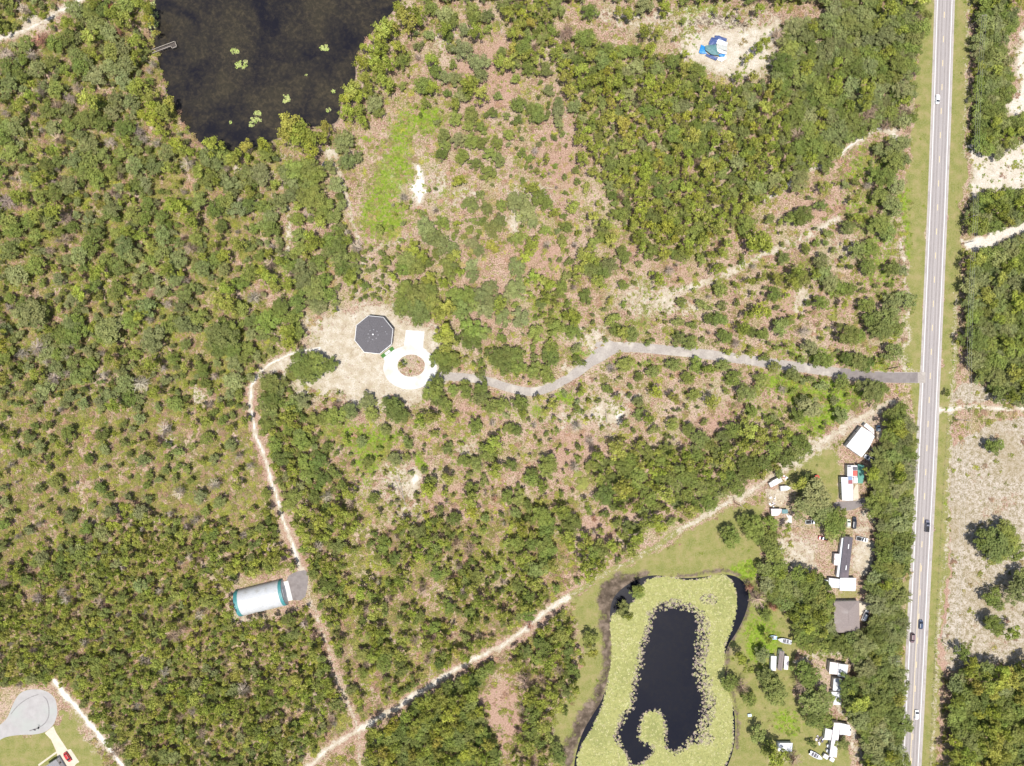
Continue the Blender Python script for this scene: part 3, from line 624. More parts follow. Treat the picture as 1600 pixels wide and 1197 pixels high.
# ------------------------------------------------------------------ trees read off the photograph: tile origin, then x y r kind in quarter pixels
TILES = {
 (400, 0): "900 50 50p,1000 80 60p,930 130 80y,1020 130 45p,800 180 70p,760 240 60p,850 180 50p,680 300 35p,760 310 60p,880 300 55p,660 390 55y,740 380 60p,820 400 60p,910 380 50g,680 490 55p,760 440 60p,800 520 65p,600 560 60p,560 620 50y,640 600 55p,700 560 50p,570 700 60p,640 700 50p,670 760 40p,740 640 60o,760 700 40g,210 780 80y,270 840 90p,190 850 60y,340 870 70p,330 930 70y,440 790 45y,430 860 55p,550 890 75o,50 900 50y,60 960 60g,30 1090 70o,240 1060 80g,330 1040 80g,190 1080 60o,370 1100 70g,500 1150 60o,560 1010 60o,630 980 40o,330 1160 60g,1090 50 50g,1180 90 60o,1220 130 50g,1170 180 50p,1200 220 40g,1350 60 50g,1350 120 40g,1440 100 45o,1370 200 55p,1300 190 40o,1440 180 30g,1080 220 35o,1220 300 35o,1290 310 65o,1380 390 60o,1230 405 26g,1090 380 45p,1120 440 50g,1180 480 45o,1040 530 55g,1100 550 50p,1250 490 45o,1330 520 70p,1400 470 50o,1400 590 60p,1310 580 50g,1280 600 45o,1190 580 30g,1240 650 45p,1520 380 50p,1570 400 50p,1530 330 40g,1570 80 50p,1540 30 50g,1510 600 30g,1240 740 50g,1340 720 50g,1330 780 40g,1400 790 40g,1470 700 35g,1170 850 50g,1260 870 50o,1340 880 50g,1400 900 40g,1285 980 50g,1155 960 40g,1500 890 45g,1460 960 45g,1510 1000 50g,1370 1020 40g,1450 1080 50g,1180 910 40g,1260 1130 45p,1560 720 25g,1580 840 40g,1010 290 30o,1010 350 25d",
 (800, 0): "485 70 52g,660 75 35p,730 90 45p,830 40 60o,950 50 45p,830 200 45p,910 200 45p,1540 60 38p,1080 340 30p,1410 480 40p,1500 480 35p,1470 360 35p,1530 300 40p,1570 270 40p,1000 380 50g,230 560 38o,290 690 45o,290 640 38o,40 650 50g,160 720 62g,30 750 35g,120 680 40g,420 870 50p,440 990 52p,510 1075 45p,200 865 16g,130 1170 50p,20 490 35g,20 400 40g,210 440 45g,150 380 40p,60 300 55g,1140 440 50g,1180 440 40g,700 320 45g,770 320 50g,860 310 50p,600 300 45g",
 (1200, 0): "790 920 75o,850 890 50o,690 930 42o,780 1010 75g,730 1110 75g,850 1000 50o,670 1080 50g,800 1160 60o,370 1030 52g,190 1130 75o,740 780 40b,60 210 40b,620 1160 30d",
 (400, 300): "370 50 90g,430 100 70g,300 30 60g,480 160 60g,400 190 50p,260 170 50g,140 60 60o,40 90 50g,60 200 60g,100 240 60g,90 150 50o,270 270 55g,340 280 50p,280 350 50g,360 330 60p,460 300 60g,520 340 60g,450 370 50g,570 300 40p,610 400 40g,540 480 60g,600 540 60p,520 420 60g,400 430 45g,200 460 55g,150 430 40p,80 540 60p,110 590 50p,300 540 80o,360 600 80g,420 550 50g,300 600 60g,450 640 50g,370 690 60o,400 720 45o,200 570 60p,40 500 50p,20 400 40g,90 450 40b,160 720 70g,80 800 90g,50 870 60g,150 760 70g,230 790 60g,200 870 60p,210 940 60p,260 880 50g,280 1070 80g,380 1060 80g,460 1080 55g,230 1120 50g,330 1140 80g,100 1190 80g,950 420 72g,1000 460 60g,920 470 60g,980 350 50p,1040 400 50p,1070 440 40g,1060 230 62o,1100 280 60o,1160 330 60o,1220 350 50o,1130 380 40g,1160 190 45g,1240 400 45p,1190 440 50g,1230 470 40g,1340 460 45o,1350 520 45o,1270 500 35p,1200 500 40g,1480 340 56y,1350 320 40o,1390 370 40o,1480 230 60g,1520 180 50g,1340 80 55g,1440 110 42g,1410 180 30g,1360 180 26g,1330 240 32g,1590 300 25g,1400 20 32g,940 620 80g,1010 640 90g,1080 620 75g,930 720 80g,1020 730 92g,1100 700 75g,1010 790 50g,1150 760 70p,1190 720 60p,1080 540 50p,1180 570 45p,1250 650 60g,1320 640 60g,1280 740 70g,1220 700 60g,1400 640 60o,1460 600 50o,1520 700 62p,1480 680 60o,1540 780 60o,1440 740 60o,1580 640 50o,1350 700 50g,1180 870 70p,1190 940 70p,1140 900 50p,1340 860 80g,1400 870 60g,1330 930 75g,1150 1030 72g,1220 1050 62g,1180 1100 50g,1530 910 32g,1500 1040 72g,1560 1010 60g,1560 1080 60g,1130 1180 50g,1400 1140 36g,1300 1190 30g,910 1080 26p,960 1120 12l,1010 1060 10l",
 (800, 300): "40 60 72o,100 130 60o,130 190 40o,40 290 50g,180 40 60g,220 70 40g,270 130 40p,380 90 52p,210 240 35g,320 150 25g,640 70 26g,510 160 45p,590 200 50p,620 300 52p,570 280 50g,510 320 45g,560 240 45g,690 140 50g,640 140 40g,690 380 50g,700 420 35g,450 400 60p,510 420 50p,470 460 50g,420 480 40p,400 540 40p,500 480 60g,560 500 60g,610 460 62o,540 560 50p,360 430 30g,340 520 35g,310 590 45g,290 640 30g,130 530 50p,190 560 45p,240 590 45p,220 660 50p,180 700 40g,270 700 32p,120 650 30p,345 700 26g,30 470 60o,30 600 70o,50 790 62o,130 330 60p,90 400 50p,460 650 46g,360 770 50p,400 800 50p,380 870 55g,280 850 62g,240 820 40g,150 880 60g,690 580 40g,610 800 36g,650 860 52g,690 880 45p,750 900 46g,740 865 36g,650 780 30g,30 1020 60g,140 1030 28g,130 970 25g,30 1100 50g,130 1120 52g,240 980 52g,240 1030 60g,210 1120 45g,220 1160 40g,1040 910 46g,1110 940 46g,1300 610 50g,1280 480 50p,1240 400 40p,1180 420 36g,1310 380 40p,1470 200 60g,1540 300 80p,1500 340 60p,1590 340 50p,1440 230 40g,1560 540 36p,1180 700 36g,1230 790 40g,1310 710 36g,1290 790 45g,1130 830 30g,1320 900 50g,1470 770 36p,1560 740 60p,1440 850 50p,1490 870 40g,1560 890 40g,700 1080 52g,880 1120 46g,790 1150 32g,620 1100 35d,1010 1080 50g,1150 1090 50g,1220 1110 52p,1320 1080 45g,1090 1160 46g,1380 1160 50g,1550 1170 50g,980 490 36d,220 330 30d,390 330 26d,850 240 34b,1400 950 35d,480 230 30b",
 (1200, 300): "210 150 78g,160 170 50g,10 170 36g,500 220 50g,700 20 60g,780 100 62o,760 50 50o,690 200 72g,740 240 62g,640 350 60g,560 360 60g,620 460 56g,770 480 52g,840 490 42o,100 410 42g,350 500 60o,390 560 60o,450 600 50g,500 610 50g,330 430 50o,180 500 60p,220 550 50g,150 570 50p,290 510 36p,60 540 40p,40 640 50g,80 840 60g,130 800 40g,330 690 56g,610 710 60g,780 700 72o,870 680 60o,730 790 82g,700 860 82g,800 850 62g,640 800 60g,500 890 82g,560 900 50g,260 970 52o,330 1040 60g,490 1040 50g,560 1060 72g,620 1070 50g,780 1000 62g,400 780 30l,40 1090 40g,150 1130 50g,460 1190 50g,880 1080 22l",
 (400, 600): "90 80 72g,140 40 50o,60 130 60g,200 200 80p,240 140 60g,280 110 60o,360 220 46g,500 200 80g,430 210 50g,590 170 62o,700 100 50o,720 190 50g,870 160 82g,920 200 50g,840 130 50g,1020 230 50p,1090 210 50p,1100 50 72g,1130 90 50g,1180 130 50g,1220 220 42p,1230 40 40g,1310 50 50g,1400 80 60g,1470 140 62g,1540 130 50g,1400 30 50g,1370 260 50g,1580 280 40g,290 360 62g,280 320 50g,120 380 52g,160 460 60g,230 540 50p,300 480 50g,320 560 60g,400 480 60g,440 400 40g,420 590 50g,360 700 46g,240 700 60g,200 760 50g,540 630 32g,700 490 40g,870 470 46o,950 370 36g,1070 660 62p,1090 620 50g,1300 480 46g,1370 490 46g,1190 590 50p,1340 650 50g,1340 720 60p,1480 380 72p,1450 430 60g,1490 540 60p,1590 510 46g,1570 700 50g,550 820 60p,500 780 50p,620 890 50p,300 790 60p,400 850 70p,280 900 50p,500 130 34b,440 700 40d,590 750 32b,1490 720 30r,1060 980 45p,1140 790 36g,940 380 20g,520 640 24g,390 1010 40d",
 (800, 600): "50 120 62g,250 130 50p,70 190 40p,30 290 40g,220 510 76g,130 600 50g,190 640 50p,130 560 40g,660 410 76p,530 450 52p,430 600 60l,540 590 50p,500 510 46g,740 480 60g,700 520 72g,780 580 82g,690 650 74y,750 670 50p,580 690 72g,620 590 46g,850 700 60g,960 690 72p,770 760 52p,900 50 50p,1010 90 46p,1130 70 46g,1250 110 52p,1450 50 60g,1490 170 40g,850 220 50p,790 190 36g,890 280 36g,1000 250 42g,1100 280 46g,1170 350 60g,1230 380 50g,960 410 50g,1000 460 50p,1080 440 50p,1110 510 50p,1160 450 50g,1210 550 52p,1300 570 40p,1060 560 70g,1100 600 60g,980 590 50g,930 490 50g,1330 490 60p,1280 430 50g,1250 640 60g,1180 650 60g,1320 330 50g,1380 290 60g,1480 280 72p,1550 320 60p,1430 390 60p,1520 400 60p,1450 500 72g,1500 550 60g,1560 500 60g,1400 640 60g,1220 740 60g,1100 790 60p,190 830 72g,220 900 60g,310 790 60p,370 870 72g,340 950 50p,200 1000 60g,230 1050 60g,370 1000 50p,40 720 46g,20 800 40g,30 1000 60g,120 1000 50g,730 890 50g,770 960 60p,740 1040 60p,560 1040 60g,630 1010 50p,520 1050 50g,840 870 60p,900 860 60p,930 900 50p,990 860 32g,450 1130 60p,150 1160 60g,250 1130 50p,1370 960 72g,1330 920 40g,1500 890 82g,1450 850 50g,1590 1000 60g,1530 950 50g,490 360 36d,1040 520 34d,390 520 36d,510 840 26r,480 790 26g",
 (1200, 600): "290 690 112o,240 760 92o,330 790 82o,400 860 92g,400 930 62g,200 620 50p,430 830 60g,250 600 50g,1415 390 50g,1380 380 34g,1420 1000 105g,1500 960 80g,1340 980 80g,1430 1060 70g,1540 1050 60g,1480 900 60g,1590 1190 60g,260 150 80o,180 200 52g,220 110 50o,450 200 56o,640 50 80g,700 30 50g,230 400 50g,20 950 60g,50 1050 62g,60 1140 70g,200 1190 60g,1120 60 22g,70 560 30g,790 250 60p,820 290 60p,760 200 46g,830 150 50g,20 870 50g,120 900 30p,110 470 60g,40 400 60g,180 440 50g,1130 850 16l,1160 540 16l",
 (800, 897): "780 110 46g,800 90 30p,690 230 50g,730 260 30p,480 400 50g,500 480 42y,90 480 40g,200 470 62g,170 420 40g,310 390 52g,350 480 50g,230 560 50p,300 340 32g,370 590 40g,430 540 16g,100 250 50g,60 200 50p,100 150 50g,40 80 50g,150 60 50p,90 770 60p,180 800 60p,250 740 50p,280 820 50p,130 870 60g,200 940 60p,120 1000 60g,100 1080 60p,270 1080 40g,290 1140 50g,200 1150 50p,330 860 26g,80 670 60b,290 600 46b,180 660 40b,1420 520 50p,1470 590 36p,1480 780 50g,1360 680 60g,1430 700 50b,1560 500 50o,1530 1000 60g,1590 1090 50g,1530 150 60b,1580 250 44g,1480 80 32r,1585 640 62g,110 320 34r,1590 400 40p",
 (1200, 897): "240 620 92g,210 680 55b,300 780 102g,280 890 82g,350 910 62g,500 700 80g,560 790 82p,500 790 60g,40 740 92g,20 680 60g,50 1140 82p,160 1150 50b,1390 150 62g,1435 190 40g,1545 100 92o,1560 50 60o,1410 320 72g,1380 300 40g,1520 360 60p,1210 490 50g,1270 550 42p,470 1060 40g,1470 1090 50g,280 1060 26g,20 200 30r,40 210 26r,110 30 50g,1500 620 50y",
 (0, 0): "470 60 60o,560 80 62g,640 60 55g,700 90 60p,780 120 60p,600 150 60g,680 200 62o,560 230 60p,420 240 60g,340 270 55g,760 300 60o,850 270 62p,700 330 60g,250 250 48r,160 280 50g,150 60 40d,700 50 28r,740 200 28r,430 150 46p,60 420 62g,130 470 50g,60 520 60o,230 430 60o,330 390 50g,500 420 62g,600 480 60o,700 430 62o,800 400 60o,780 500 66o,860 550 66p,930 600 60p,560 620 70p,600 660 50g,720 620 62o,820 640 60o,950 680 60y,1020 690 62p,1060 650 46y,900 720 50y,960 760 50y,1000 820 50p,540 740 70g,640 770 60g,780 800 70g,700 700 50o,1100 900 50y,1140 940 46p,1040 960 62o,1200 960 40p,1330 910 62p,1380 960 52g,1540 910 50y,1450 990 50p,430 780 60g,330 790 50o,560 1000 62g,640 960 50g,520 1080 60g,600 1110 66g,760 950 52g,840 1040 62o,960 1040 62o,700 1080 50g,450 1000 60o,360 870 40b,230 940 40p,60 800 50g,110 790 60o,60 950 60g,180 1110 50g,300 1030 50g,1250 1070 60p,1300 1110 62g,1420 1140 60o,1540 1080 60g,930 60 40p,880 30 50p,930 130 40y,970 210 22y,280 100 30p,60 70 30g,30 150 30g,480 550 40b,440 620 40d,690 890 40d,1480 960 34p",
 (0, 300): "180 760 100o,160 720 66g,220 800 60o,440 820 60o,380 880 62g,480 800 50g,680 870 90o,640 900 60g,720 830 60o,960 900 92o,1030 860 60g,940 960 62o,1380 900 110g,1420 860 80g,1350 960 80g,1440 960 70g,1150 830 72o,1230 780 60g,1100 820 60g,1550 980 50g,1420 700 72p,1360 680 60p,1500 730 60g,820 800 70g,880 780 50p,780 340 80o,820 390 62o,700 100 60o,680 130 50g,830 140 60g,1080 80 62p,1140 100 60p,1220 60 60g,1340 110 62g,1400 60 66g,1480 110 62o,1550 80 50g,1200 190 60p,1380 220 50g,1490 330 52p,1550 340 40g,1230 300 50g,1110 420 62o,1270 480 60o,1350 420 50g,1400 400 50p,1500 560 60g,1420 600 62p,1560 500 50g,340 120 62p,300 160 60g,410 170 50b,450 220 46g,230 140 50p,50 190 62g,90 240 60g,50 60 60d,660 430 50g,740 470 60g,500 400 60o,250 30 50g,120 30 60p,620 80 40y,600 250 50g,920 80 50g,260 750 60g,20 960 36y,240 970 60d,290 990 50o,690 1040 46p,450 1060 40g,1080 1040 46g,1260 1100 46g,1270 1130 40g,340 1160 50d,230 1140 46p,140 1010 40d,30 1030 60g,910 560 46g,1090 550 52o,1150 640 60g,1000 620 46o",
}
KW = {'o': 'oak', 'g': 'oak', 'p': 'pine', 'y': 'pine', 'd': 'dead', 'b': 'dead', 'r': 'dead', 'l': 'bush'}
TREES = []            # (px, py, r_px, letter)
for (ox, oy), s_ in TILES.items():
    for e in s_.split(','):
        a = e.split(); TREES.append((ox + float(a[0]) / 3.99, oy + float(a[1]) / 3.99, float(a[2][:-1]) / 3.99 * .98, a[2][-1]))
N_HAND = len(TREES)
cell = {}
def reg(t):
    cell.setdefault((int(t[0] // 40), int(t[1] // 40)), []).append(t)
for t in TREES: reg(t)
def free(x, y, r, k):
    cx, cy = int(x // 40), int(y // 40)
    for i in (-1, 0, 1):
        for j in (-1, 0, 1):
            for t in cell.get((cx + i, cy + j), ()):
                if math.hypot(t[0] - x, t[1] - y) < k * (t[2] + r): return False
    return True
def inside(x, y, pts):
    c = False; j = len(pts) - 1
    for i in range(len(pts)):
        (ax, ay), (bx, by) = pts[i], pts[j]
        if (ay > y) != (by > y) and x < (bx - ax) * (y - ay) / (by - ay) + ax: c = not c
        j = i
    return c
def fill(pts, k, r0, r1, mix, tries, strict=True, gaps=0.0, gs=42.0):
    xs = [p[0] for p in pts]; ys = [p[1] for p in pts]; ks = list(mix); ws = [mix[q] for q in ks]
    for _ in range(tries):
        x, y = random.uniform(min(xs), max(xs)), random.uniform(min(ys), max(ys))
        if not inside(x, y, pts): continue
        r = r0 + (r1 - r0) * random.random() ** 1.6
        if interp(BLOCK, x, y) > .3: continue
        if strict and interp(MASK['sand'], x, y) > .55: continue
        kk = k
        if gaps:
            q = float(vnoise(np.float64(x + 300), np.float64(y + 300), gs, 21)) * .6 + float(vnoise(np.float64(x + 900), np.float64(y + 300), gs * .45, 22)) * .4
            if q > 1 - gaps: continue
            kk = k * (1 + .9 * (q - .35))
        if free(x, y, r, kk):
            t = (x, y, r, random.choices(ks, ws)[0]); TREES.append(t); reg(t)

def bl_late():
    # buildings and yards stay clear of sown trees
    for q in ([(1318, 660), (1350, 640), (1382, 650), (1382, 690), (1362, 720), (1372, 725), (1350, 745), (1350, 800), (1300, 800), (1300, 740)], [(1198, 740), (1235, 735), (1240, 775), (1238, 822), (1200, 822)],
              [(1250, 805), (1285, 805), (1285, 850), (1250, 850)], [(1240, 840), (1300, 830), (1300, 800), (1370, 800), (1368, 890), (1345, 930), (1290, 925), (1295, 895), (1230, 900)],
              [(1298, 935), (1365, 935), (1365, 990), (1300, 992)], [(1195, 988), (1242, 995), (1240, 1055), (1200, 1055)], [(1290, 1030), (1330, 1030), (1330, 1105), (1292, 1105)],
              [(1260, 1125), (1335, 1125), (1335, 1197), (1260, 1197)], [(1210, 1155), (1245, 1155), (1245, 1180), (1210, 1180)], [(355, 900), (480, 890), (482, 940), (440, 965), (370, 970)],
              [(1090, 45), (1150, 45), (1150, 105), (1090, 105)], [(-50, 1070), (95, 1070), (135, 1130), (150, 1250), (-50, 1250)], [(520, 490), (560, 470), (630, 480), (690, 510), (690, 630), (480, 600)]):
        bl_poly(q, grow=1)
bl_late()
for pts, hw in ((WEST, 10), (WEST2, 9), (DIAG, 11), (SWT, 8), (NWT, 8)): bl_line(pts, hw)
bl_poly([(1515, 400), (1500, 365), (1600, 345), (1700, 340), (1700, 370), (1600, 372)], grow=0)

NE_W = [(800, 0), (880, 0), (880, 20), (862, 30), (880, 42), (905, 58), (935, 62), (960, 78), (1000, 74), (1030, 80), (1050, 95), (1090, 105), (1115, 140), (1160, 132), (1200, 130), (1230, 130), (1235, 285), (1215, 300), (1180, 322), (1150, 340), (1110, 378), (1060, 402), (1010, 392), (985, 370), (970, 340), (955, 300), (940, 270), (925, 240), (905, 200), (890, 150), (872, 120), (868, 60), (845, 90), (840, 115), (800, 95)]
NE_E = [(1200, 130), (1215, 108), (1220, 60), (1238, 42), (1300, 20), (1310, 5), (1330, -60), (1440, -60), (1448, 20), (1440, 60), (1432, 90), (1425, 130), (1430, 170), (1425, 190), (1395, 196), (1365, 195), (1330, 220), (1290, 246), (1240, 272), (1225, 290)]
fill(NE_W, .60, 7.5, 16, dict(p=.52, g=.30, y=.10, o=.05, b=.03), 26000, gaps=.10, gs=30)
fill(NE_W, .62, 3.5, 6, dict(g=.6, o=.2, p=.2), 3500)
fill(NE_E, .54, 9, 19, dict(g=.55, o=.33, p=.10, b=.02), 16000)
fill([(1530, -60), (1592, -60), (1585, 35), (1572, 70), (1580, 110), (1575, 150), (1565, 190), (1600, 180), (1640, 180), (1640, 212), (1600, 215), (1570, 232), (1560, 250), (1532, 232), (1526, 180), (1526, 130), (1528, 80)], .5, 8, 15, dict(g=.6, o=.3, p=.1), 6000, False)
fill([(1517, 322), (1545, 302), (1640, 300), (1640, 340), (1600, 345), (1570, 352), (1548, 362), (1535, 374), (1522, 362)], .5, 8, 14, dict(g=.6, o=.2, p=.2), 4000, False)
fill([(1514, 412), (1545, 388), (1600, 372), (1680, 365), (1680, 625), (1575, 630), (1548, 600), (1522, 575), (1514, 520), (1517, 450)], .48, 9, 20, dict(g=.5, o=.4, p=.1), 9000, False)
fill([(1492, 1055), (1530, 1042), (1700, 1045), (1700, 1300), (1480, 1300), (1490, 1120)], .46, 10, 20, dict(g=.62, p=.25, y=.08, o=.05), 9000, False)
fill([(1395, 650), (1412, 636), (1422, 680), (1428, 700), (1420, 760), (1424, 830), (1420, 860), (1412, 890), (1400, 905), (1365, 895), (1372, 850), (1357, 830), (1358, 795), (1368, 770), (1352, 742), (1372, 700), (1380, 680)], .44, 10, 21, dict(g=.55, o=.42, p=.03), 9000, False)
fill([(1355, 900), (1400, 895), (1408, 930), (1412, 990), (1400, 1020), (1405, 1050), (1408, 1080), (1412, 1140), (1408, 1250), (1365, 1250), (1350, 1150), (1335, 1110), (1330, 1070), (1348, 1062), (1345, 1035), (1310, 1008), (1310, 992), (1360, 988), (1368, 950)], .44, 10, 21, dict(g=.6, o=.35, p=.05), 12000, False)
fill([(1190, 885), (1230, 892), (1280, 900), (1300, 935), (1297, 970), (1308, 1005), (1290, 1015), (1262, 1012), (1245, 1000), (1238, 960), (1220, 948), (1198, 930)], .46, 9, 17, dict(g=.6, p=.2, o=.2), 8000)
fill([(1150, 695), (1205, 650), (1262, 690), (1240, 722), (1205, 745), (1150, 768), (1100, 795), (1000, 805), (945, 790), (930, 725), (990, 690), (1060, 705)], .66, 7, 15, dict(g=.55, p=.35, o=.1), 5000)
F_NW = [(-60, -60), (222, -60), (215, 40), (238, 90), (252, 155), (275, 195), (320, 245), (430, 245), (520, 260), (540, 330), (560, 390), (560, 470), (500, 495), (465, 480), (470, 540), (400, 565), (385, 640), (-60, 640)]
fill(F_NW, .64, 5, 17, dict(o=.36, g=.36, p=.15, d=.09, b=.03, r=.01), 6000, gaps=.42)
fill(F_NW, .95, 4, 8, dict(o=.35, g=.35, p=.25, d=.05), 2500)
F_W = [(-60, 640), (385, 640), (405, 720), (440, 810), (380, 840), (280, 820), (180, 800), (100, 860), (-60, 900)]
fill(F_W, 1.05, 6, 13, dict(g=.42, p=.28, o=.2, d=.10), 1500, gaps=.45)
fill(F_W, 2.2, 3, 7, dict(g=.4, p=.3, o=.2, d=.1), 1200)
F_SW = [(-60, 900), (100, 860), (180, 790), (280, 810), (380, 830), (440, 800), (475, 890), (490, 960), (545, 1100), (480, 1190), (400, 1260), (200, 1260), (190, 1197), (92, 1062), (40, 1070), (-60, 1080)]
fill(F_SW, .60, 5, 13, dict(p=.48, g=.32, y=.06, o=.07, b=.04, d=.03), 12000, gaps=.42, gs=30)
fill(F_SW, .85, 4, 8, dict(p=.45, g=.35, d=.08, b=.06, y=.06), 9000)
fill([(200, 1060), (330, 1040), (360, 1120), (300, 1170), (220, 1150)], .6, 8, 13, dict(b=.5, r=.25, d=.25), 120)
fill([(455, 830), (560, 800), (600, 830), (700, 790), (790, 800), (900, 830), (1000, 820), (1010, 858), (905, 912), (820, 968), (700, 1042), (565, 1125), (500, 960), (470, 880)], .66, 5, 14, dict(p=.50, g=.36, y=.04, b=.07, d=.03), 9000, gaps=.42, gs=34)
fill([(420, 600), (470, 640), (500, 700), (560, 790), (560, 810), (450, 830), (415, 720), (405, 640)], .7, 6, 13, dict(g=.6, p=.35, o=.05), 3000)
fill([(580, 1142), (640, 1104), (700, 1072), (770, 1040), (740, 1085), (770, 1180), (800, 1250), (560, 1250)], .5, 9, 16, dict(g=.5, p=.42, y=.08), 6000)
fill([(800, 1020), (880, 960), (905, 1000), (900, 1080), (860, 1130), (850, 1250), (800, 1250), (815, 1120)], .75, 6, 12, dict(p=.5, g=.4, b=.1), 1500)
fill([(548, 385), (635, 385), (640, 470), (560, 470)], .85, 4, 9, dict(g=.6, p=.3, o=.1), 140, strict=False)
OPEN = [(640, 0), (800, 100), (880, 130), (960, 330), (1000, 400), (1200, 330), (1400, 230), (1410, 600), (1200, 760), (1000, 850), (600, 820), (430, 600), (690, 600), (690, 500), (620, 400), (560, 350), (700, 240), (620, 130)]
fill(OPEN, .98, 3, 10, dict(g=.42, p=.35, o=.15, d=.08), 5000, gaps=.28)
fill([(880, 0), (1200, 0), (1215, 60), (1200, 120), (1130, 130), (1040, 70), (930, 50)], 1.6, 4, 7, dict(p=.6, g=.3, d=.1), 90)
# the woods go on outside the photograph
for q in ([(-208, -208), (-62, -208), (-62, 1400), (-208, 1400)], [(-62, -208), (1440, -208), (1440, -62), (-62, -62)], [(-62, 1262), (880, 1262), (880, 1400), (-62, 1400)], [(1550, -208), (1800, -208), (1800, 10), (1720, 340), (1700, 30), (1600, -20)], [(1690, 400), (1800, 400), (1800, 620), (1690, 620)], [(900, 1285), (1380, 1285), (1380, 1400), (900, 1400)], [(1480, 1300), (1800, 1300), (1800, 1400), (1480, 1400)], [(640, -62), (1430, -62), (1430, -5), (660, -5)]):
    fill(q, .66, 8, 16, dict(o=.35, g=.4, p=.25), 2500)

TINT = {'o': [(.235, .268, .092), (.255, .284, .110), (.205, .238, .080)], 'g': [(.195, .245, .050), (.225, .265, .060), (.160, .205, .045), (.210, .250, .068)],
        'p': [(.315, .365, .055), (.285, .335, .055), (.345, .375, .075)], 'y': [(.37, .39, .055), (.37, .36, .070)],
        'd': [(.46, .39, .29), (.40, .34, .25)], 'b': [(.37, .26, .165), (.40, .30, .20)], 'r': [(.48, .18, .10), (.50, .24, .14)], 'l': [(.29, .31, .07)]}
def tree_dims(r_px, k):
    r = r_px * S
    if k in 'og': h = 2.6 + r * 1.25 + random.uniform(-.4, .8)
    elif k in 'py': h = 5.5 + r * 1.7 + random.uniform(-1.5, 3.0)
    elif k == 'l': h = .9
    else: h = 4 + r * 1.2
    if r < 2 and k in 'py': h *= .7
    return r, h
PICK = {'oak': (OAK_S, OAK_M, OAK_L), 'pine': (PINE_S, PINE_M, PINE_M), 'dead': (DEAD, DEAD, DEAD), 'bush': (BUSH, BUSH, BUSH)}
ROWS = []
for (px, py, rp, k) in TREES:
    r, h = tree_dims(rp, k); kind = KW[k]; sz = 0 if r < 2.9 else (1 if r < 5.4 else 2)
    var = random.randrange(len(PICK[kind][sz])); X, Y = P(px, py, h * .62)
    c = random.choice(TINT[k]); j = random.uniform(.82, 1.2); tint = tuple(min(1, q * j * w_ * random.uniform(.95, 1.05)) for q, w_ in zip(c, (.885, .845, .86)))
    sx = r * (random.uniform(1.06, 1.22) if kind != 'pine' else random.uniform(.96, 1.12))
    ROWS.append(dict(px=px, py=py, r=r, h=h, k=k, kind=kind, sz=sz, var=var, X=X, Y=Y, tint=tint, rz=random.uniform(0, 6.283), sx=sx, hand=len(ROWS) < N_HAND,
                     vis=(-6 < px < 1606 and -6 < py < 1203)))

LAND = [("octagonal house", 584, 523), ("white arched barn", 404, 936), ("wooden dock on the lake", 260, 75), ("blue tarpaulin heap", 1117, 75), ("white metal workshop", 1344, 691),
        ("narrow dark-roofed mobile home", 1322, 870), ("brown shingled house", 1324, 963), ("pond of yellow water plants", 1050, 1050), ("cul-de-sac circle", 50, 1115), ("oval drive island", 642, 572),
        ("dark round tank", 509, 258), ("kink in the gravel drive", 950, 545), ("mouth of the gravel drive", 1430, 590), ("fallen trees on pale sand", 625, 750), ("sandy patch in the scrub", 958, 648),
        ("north end of the highway", 1476, 0), ("pale field east of the highway", 1545, 760), ("south end of the highway", 1423, 1197), ("northwest sandy trail", 60, 35), ("sand road east of the highway", 1530, 380),
        ("west edge of the scrub", 0, 600), ("fork of the sandy tracks", 555, 1140), ("bright weedy strip", 620, 280), ("southwest lake corner", 330, 240), ("sheds west of the highway", 1220, 1035), ("L-shaped white trailer", 1303, 1155)]
DIRS = ["east", "east-northeast", "northeast", "north-northeast", "north", "north-northwest", "northwest", "west-northwest", "west", "west-southwest", "southwest", "south-southwest", "south", "south-southeast", "southeast", "east-southeast"]
LOOK = {'o': ['grey-green', 'dusty green', 'dull sage-green'], 'g': ['mid green', 'leaf-green', 'dark green', 'deep green'], 'p': ['bright olive', 'yellow-green', 'light green'], 'y': ['very bright yellow-green', 'lime-yellow'],
        'd': ['grey bare', 'pale bare'], 'b': ['brown withered', 'pinkish-brown withered'], 'r': ['rust-red dead', 'orange-brown dead'], 'l': ['low yellowish']}
LABELS = set()
ONES = 'zero one two three four five six seven eight nine ten eleven twelve thirteen fourteen fifteen sixteen seventeen eighteen nineteen'.split()
TENS = '_ _ twenty thirty forty fifty sixty seventy eighty ninety'.split()
def words_of(n):
    n = max(1, n)
    if n < 20: return ONES[n]
    if n < 100: return TENS[n // 10] + ('' if n % 10 == 0 else '-' + ONES[n % 10])
    return ONES[n // 100] + '-hundred' + ('' if n % 100 == 0 else '-' + words_of(n % 100))
def where(row, noun):
    size = 'broad' if row['r'] > 5.6 else 'medium' if row['r'] > 3.2 else 'small'
    tone = LOOK[row['k']][int(row['tint'][1] * 997) % len(LOOK[row['k']])]
    c = sorted((math.hypot(row['px'] - x, row['py'] - y), n, x, y) for n, x, y in LAND)
    for q in c[:14]:
        d, n, x, y = q; a = math.degrees(math.atan2(y - row['py'], row['px'] - x)) % 360
        if d * S < 2: continue
        s_ = f"{size} {tone} {noun} about {words_of(round(d * S))} metres {DIRS[int((a + 11.25) // 22.5) % 16]} of the {n}"
        if s_ not in LABELS and len(s_.split()) <= 16: LABELS.add(s_); return s_
    return s_

